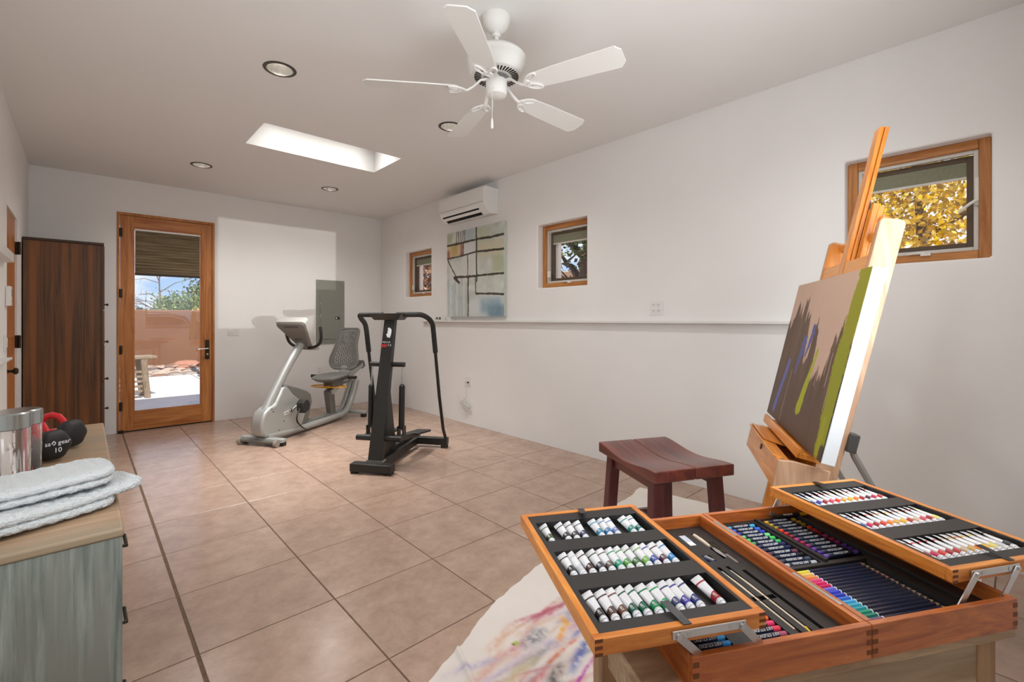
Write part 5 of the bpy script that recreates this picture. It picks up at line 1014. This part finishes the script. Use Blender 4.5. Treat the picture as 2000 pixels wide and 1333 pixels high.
part('body', pm('sharpener_blue', (.03, .06, .16), .3), sh_, lambda m: m.prism([(-.006, -.012), (.006, -.012), (.008, .012), (-.008, .012)], 0, .010, 'Z'), bevel=.001); part('cutter', CHROME, sh_, BX(-.004, .004, -.011, .010, .010, .0112))
gp = inb('silver_pencil', 'thick gold-tipped pencil lying along the back of the case', 'pencil', .205, .4365 - .007, IZ + .006)
part('barrel', BLACK, gp, lambda m: m.cyl((0, 0, 0), (.075, 0, 0), .005)); part('tip', pcol['golden'], gp, lambda m: m.cyl((.075, 0, 0), (.098, 0, 0), .0048)); text('lettering', 'SILVER INK', .006, LET, gp, frame((.037, -.003, .0049), (-1, 0, 0), (0, -.86, -.5)))
gp.location.z += 0
# ------------------------------------------------------------------ outside
EARTH = pm('red_earth', lin((176, 130, 100)), .95, var=.2, vs=.8, bump=.3, bs=6)
o = MB().box(-40, 60, -60, 80, -.30, -.12).build('ground', EARTH); struct(o, 'bare reddish earth around the house', 'ground')
CONC = pm('patio_concrete', lin((206, 200, 192)), .8, var=.05, vs=3, bump=.1, bs=30)
pt = MB().box(-4, 9, YB + TH, 13.3, -.12, -.028).build('patio', GROUT); struct(pt, 'pale square-slab patio outside the glazed door', 'patio')
slab = None
for i in range(7):
    for j in range(4):
        if slab is None: mm = MB().box(-.91, .91, -.755, .755, -.03, 0); slab = mm.mesh('slab'); slab.materials.append(CONC)
        link('slab', slab, None, pt, (-3.07 + i * 1.84 + .35, YB + TH + .76 + j * 1.525, -.004))
DRV = pm('driveway', lin((190, 184, 176)), .85, var=.06, vs=2)
o = MB().box(-12, 14, -30, YR - TH - .6, -.12, -.04).build('driveway', DRV); struct(o, 'pale driveway behind the room', 'driveway')
GRAV = pm('gravel', lin((150, 132, 120)), .95, var=.5, vs=40, bump=1, bs=50)
o = MB().box(-6, 12, 13.3, 16.9, -.12, -.03).build('gravel_bed', GRAV); struct(o, 'gravel bed along the garden wall', 'gravel bed')
STUC = pm('brown_stucco', lin((118, 82, 60)), .95, var=.06, vs=2, bump=.3, bs=60)
o = part('wall_garden', STUC, None, BX(-8, 16, 16.86, 17.1, -.12, 1.58), bevel=.03); struct(o, 'brown stucco garden wall beyond the patio', 'wall')
# stones
rk = random.Random(3)
def stone(m, r, rk):
    n = 9; rings = []; 
    for i in range(6):
        tt = PI * i / 5; rr_ = max(math.sin(tt), .02); rings.append([(r * rr_ * math.cos(2 * PI * q / n) * rk.uniform(.8, 1.2), r * rr_ * .8 * math.sin(2 * PI * q / n) * rk.uniform(.8, 1.2), -r * .38 * math.cos(tt) * rk.uniform(.9, 1.1)) for q in range(n)])
    m.loft(rings)
gm = MB(); gcol = []
for k in range(420):
    mm = MB(Matrix.Translation((rk.uniform(.1, 3.4), rk.uniform(13.45, 16.6), -.025)) @ Matrix.Rotation(rk.uniform(0, 6), 4, 'Z')); stone(mm, rk.uniform(.05, .17), rk); c_ = rk.choice([(126, 116, 110), (176, 156, 138), (120, 92, 78), (150, 140, 132)])
    b_ = len(gm.v); gm.v += mm.v; gm.f += [tuple(b_ + i for i in f) for f in mm.f]; gcol += [c_] * len(mm.v)
me = gm.mesh('garden_stones'); paint_attr(me, np.array(gcol, float).reshape(-1, 1, 3)); me.materials.append(painted('stone_colours', .9, .3, 30))
tag(link('garden_stones', me), 'loose grey, tan and brown stones strewn over the gravel bed', 'stones', kind='stuff')
RS = pm('red_sandstone', lin((160, 112, 92)), .9, var=.15, vs=8)
for k, (x, y, r) in enumerate(((2.15, 15.9, .34), (2.5, 15.3, .24), (1.95, 15.1, .18))):
    mm = MB(); stone(mm, r, rk); o = mm.build('sandstone_slab', RS); o.location = (x, y, .02); tag(o, ['large red sandstone slab against the garden wall', 'mid-sized red sandstone slab in the gravel', 'small red sandstone slab in the gravel'][k], 'stone')
# rustic bench and porch post
LOG = wood('rough_log', lin((110, 94, 76)), lin((160, 142, 120)), 'Z', 3, 30, .9, 0)
t = thing('garden_bench', 'rustic log bench with slatted side on the patio', 'bench', (.10, 9.9, 0), R(8))
part('seat', LOG, t, BX(-1.0, .80, -.20, .20, .64, .69), bevel=.01)
for x, y in ((.62, -.18), (.62, .18), (-.8, -.18), (-.8, .18)): part('leg', LOG, t, lambda m: m.tube([(x, y, .64), (x + .02, y, .32), (x + .05, y * 1.05, 0)], [.048, .044, .042], 10), smooth=60)
for z in (.10, .18, .26, .34, .42): part('slat', LOG, t, BX(-.8, .60, -.19, -.16, z, z + .035))
part('back_rail', LOG, t, lambda m: m.tube([(-1.0, .18, .90), (.36, .18, .90)], .02, 8))
t = thing('porch_post', 'grey steel porch post standing at the patio edge', 'post', (2.03, 12.7, -.004)); PST = pm('post_grey', lin((110, 104, 98)), .6)
part('shaft', PST, t, BX(-.055, .055, -.055, .055, 0, 3.3)); part('beam', PST, t, BX(-2.5, 3.5, -.07, .07, 3.3, 3.5)); part('base_plate', PST, t, BX(-.1, .1, -.1, .1, 0, .02))
# trees: leaves are real little blades, coloured one by one
LEAF = leafmat('leaf'); BARK = pm('bark', lin((96, 82, 72)), .95, var=.3, vs=12, bump=.6, bs=25)
def foliage(name, c, rad, n, size, cols, seed, shell=.55, parent=None, lump=9):
    r = np.random.default_rng(seed); cc = np.array(c, float); rad = np.array(rad, float)
    lc = r.normal(size=(lump, 3)); lc /= np.linalg.norm(lc, axis=1)[:, None]; lc *= (r.random((lump, 1)) ** .5) * .75
    w = r.integers(0, lump, n); p = lc[w] + r.normal(size=(n, 3)) * .26; p = p * rad + cc
    d1 = r.normal(size=(n, 3)); d1 /= np.linalg.norm(d1, axis=1)[:, None]; d2 = r.normal(size=(n, 3)); d2 -= (d2 * d1).sum(1)[:, None] * d1; d2 /= np.linalg.norm(d2, axis=1)[:, None]
    s = size * (.6 + .8 * r.random((n, 1))); v = np.stack([p - d1 * s * .5, p + d2 * s * .34, p + d1 * s * .55, p - d2 * s * .34], 1).reshape(-1, 3)
    me = bpy.data.meshes.new(name); me.from_pydata(v.tolist(), [], (np.arange(4 * n).reshape(n, 4)).tolist()); me.update()
    col = np.array(cols, float)[r.integers(0, len(cols), n)] * (.8 + .4 * r.random((n, 1))); paint_attr(me, np.clip(np.repeat(col, 4, 0), 0, 255).reshape(-1, 1, 3)); me.materials.append(LEAF)
    return tag(link(name, me, None, parent), kind='stuff')
def branches(m, base, top, r, n, spread, seed):
    rr_ = random.Random(seed); b = Vector(base); tp = Vector(top)
    pts = [b.lerp(tp, k / 6) + Vector((rr_.uniform(-1, 1), rr_.uniform(-1, 1), 0)) * r * .8 * (1 if 0 < k < 6 else 0) for k in range(7)]
    m.tube(pts, [r * (1 - .1 * k) for k in range(7)], 10)
    for q in range(n):
        s = rr_.uniform(.3, 1); p = b.lerp(tp, s); a = rr_.uniform(0, 2 * PI); L_ = spread * rr_.uniform(.6, 1.1)
        e = p + Vector((math.cos(a) * L_, math.sin(a) * L_, L_ * rr_.uniform(.1, .7))); mid = p.lerp(e, .5) + Vector((0, 0, L_ * .1)); m.tube([p, mid, e], [r * .42 * (1.2 - s * .5), r * .28, r * .1], 6)
        for w_ in range(3):
            e2 = e + Vector((rr_.uniform(-1, 1), rr_.uniform(-1, 1), rr_.uniform(-.2, .7))) * L_ * .5; m.tube([mid.lerp(e, .3 * w_ + .2), e2], [r * .16, r * .05], 5)
def tree(name, label, loc, h, crown, n, size, cols, seed, tr=.12, nb=10, spread=1.0, lump=12):
    t = thing(name, label, 'tree', loc); part('trunk', BARK, t, lambda m: branches(m, (0, 0, -.1), (0, 0, h), tr, nb, spread, seed), smooth=60)
    if n: foliage('foliage', (0, 0, crown[0]), crown[1], n, size, cols, seed, parent=t, lump=lump)
    return t
YEL_ = [(226, 190, 36), (210, 174, 28), (234, 206, 70), (186, 152, 32), (168, 140, 50), (236, 216, 110)]
tree('yellow_tree', 'tree with bright yellow autumn leaves outside the window behind the easel', (6.9, .75, -.12), 3.4, (2.75, (1.5, 1.9, 1.5)), 13000, .062, YEL_, 21, .09, 16, 1.2, 26)
GRN = [(70, 96, 60), (96, 120, 70), (50, 76, 50), (120, 140, 84)]
tree('juniper_tree', 'dark juniper with a thick trunk outside the window beside the hung canvas', (8.15, 6.55, -.12), 4.6, (3.9, (1.7, 1.8, 1.5)), 8000, .085, GRN, 22, .26, 14, 1.5, 18)
tree('olive_shrub', 'pale green shrub behind the juniper', (11.6, 10.6, -.12), 1.6, (1.9, (1.0, 1.0, 1.1)), 4000, .11, [(150, 156, 100), (170, 170, 120), (120, 136, 84)], 23, .08, 8, .8)
tree('brown_tree', 'tree with dry brown leaves outside the far corner window', (6.6, 10.7, -.12), 3.2, (2.5, (1.3, 1.6, 1.5)), 6000, .11, [(150, 96, 60), (176, 130, 90), (110, 70, 52), (190, 160, 130), (90, 70, 66)], 24, .09, 12, 1.0, 20)
TAN = pm('tan_stucco', lin((206, 178, 146)), .95, var=.05, vs=2)
o = thing('neighbour_house', 'tan stucco neighbouring house beyond the juniper', 'house', (16, 13.0, -.12)); part('wall', TAN, o, BX(0, 6, -7, 5, 0, 3.3), bevel=.05); part('parapet', TAN, o, BX(-.1, 6.1, -7.1, 5.1, 3.3, 3.6), bevel=.05)
GR2 = [(96, 124, 78), (120, 146, 92), (76, 102, 62), (140, 160, 104), (160, 172, 120)]
tree('mesquite_tree', 'broad green tree beyond the garden wall', (2.78, 21.2, -.12), 1.2, (1.5, (.95, .9, .85)), 7000, .11, GR2, 31, .10, 10, .8, 20)
tree('mesquite_tree', 'darker green tree beyond the garden wall behind the porch post', (4.55, 25.5, -.12), 1.8, (2.2, (1.2, 1.1, 1.2)), 6000, .13, GRN, 32, .12, 10, 1.0, 18)
tree('desert_shrub', 'low grey-green shrub beyond the wall under the clouds', (1.2, 25, -.12), 1.0, (1.3, (1.1, 1.0, .6)), 4500, .12, [(130, 134, 100), (110, 120, 84), (150, 140, 110)], 33, .07, 8, .8)
tree('pale_bush', 'pale yellow bush just behind the garden wall', (2.78, 18.6, -.12), .9, (1.3, (.38, .38, .45)), 2600, .08, [(226, 206, 130), (236, 220, 160), (206, 190, 110)], 34, .05, 6, .5)
tree('bare_tree', 'leafless dead tree standing behind the green tree', (2.75, 28.5, -.12), 3.9, (0, (1, 1, 1)), 0, .1, GRN, 35, .055, 30, 1.5)
# ------------------------------------------------------------------ parked car seen only as a reflection in the door glass
CARP = pm('car_paint', lin((120, 118, 122)), .25, .3, coat=1); CARG = pm('car_glass', (.02, .022, .025), .05); CHR = pm('car_chrome', (.80, .80, .82), .08, 1); TYRE = pm('tyre', (.02, .02, .02), .8)
c = thing('parked_car', 'silver-grey sport utility car parked outside behind the room', 'car', (1.6, -13.4, -.04))
body = [(-2.3, .30), (-2.35, .75), (-2.2, .95), (-1.2, 1.0), (-.55, 1.50), (-.1, 1.60), (1.3, 1.60), (1.95, 1.50), (2.25, 1.05), (2.35, .9), (2.35, .35), (2.2, .28), (-2.2, .28)]
part('body', CARP, c, lambda m: m.prism(body, -.90, .90), smooth=25, bevel=.06)
part('side_window', CARG, c, lambda m: m.prism([(-.95, 1.04), (-.40, 1.44), (1.35, 1.48), (1.85, 1.32), (2.0, 1.10)], .895, .912)); part('side_window', CARG, c, lambda m: m.prism([(-.95, 1.04), (-.40, 1.44), (1.35, 1.48), (1.85, 1.32), (2.0, 1.10)], -.912, -.895))
for s in (.915, -.915): part('window_trim', CHR, c, lambda m: m.tube([(-.95, s, 1.03), (-.40, s, 1.46), (1.35, s, 1.50), (1.87, s, 1.33), (2.02, s, 1.09)], .022, 8, closed=True))
for s in (.72, -.72): part('roof_rail', CHR, c, lambda m: m.tube([(-.3, s, 1.60), (-.1, s, 1.66), (1.3, s, 1.66), (1.6, s, 1.58)], .02, 8))
for x in (-1.45, 1.45):
    for s in (.80, -.80):
        w_ = part('wheel', TYRE, c, lambda m: m.lathe([(.2, -.11), (.34, -.11), (.36, -.08), (.36, .08), (.34, .11), (.2, .11)], 28, (x, s, .36), 'Y'), smooth=30); part('rim', CHR, w_, lambda m: m.lathe([(.01, -.09), (.21, -.09), (.21, .09), (.01, .09)], 20, (x, s, .36), 'Y'))
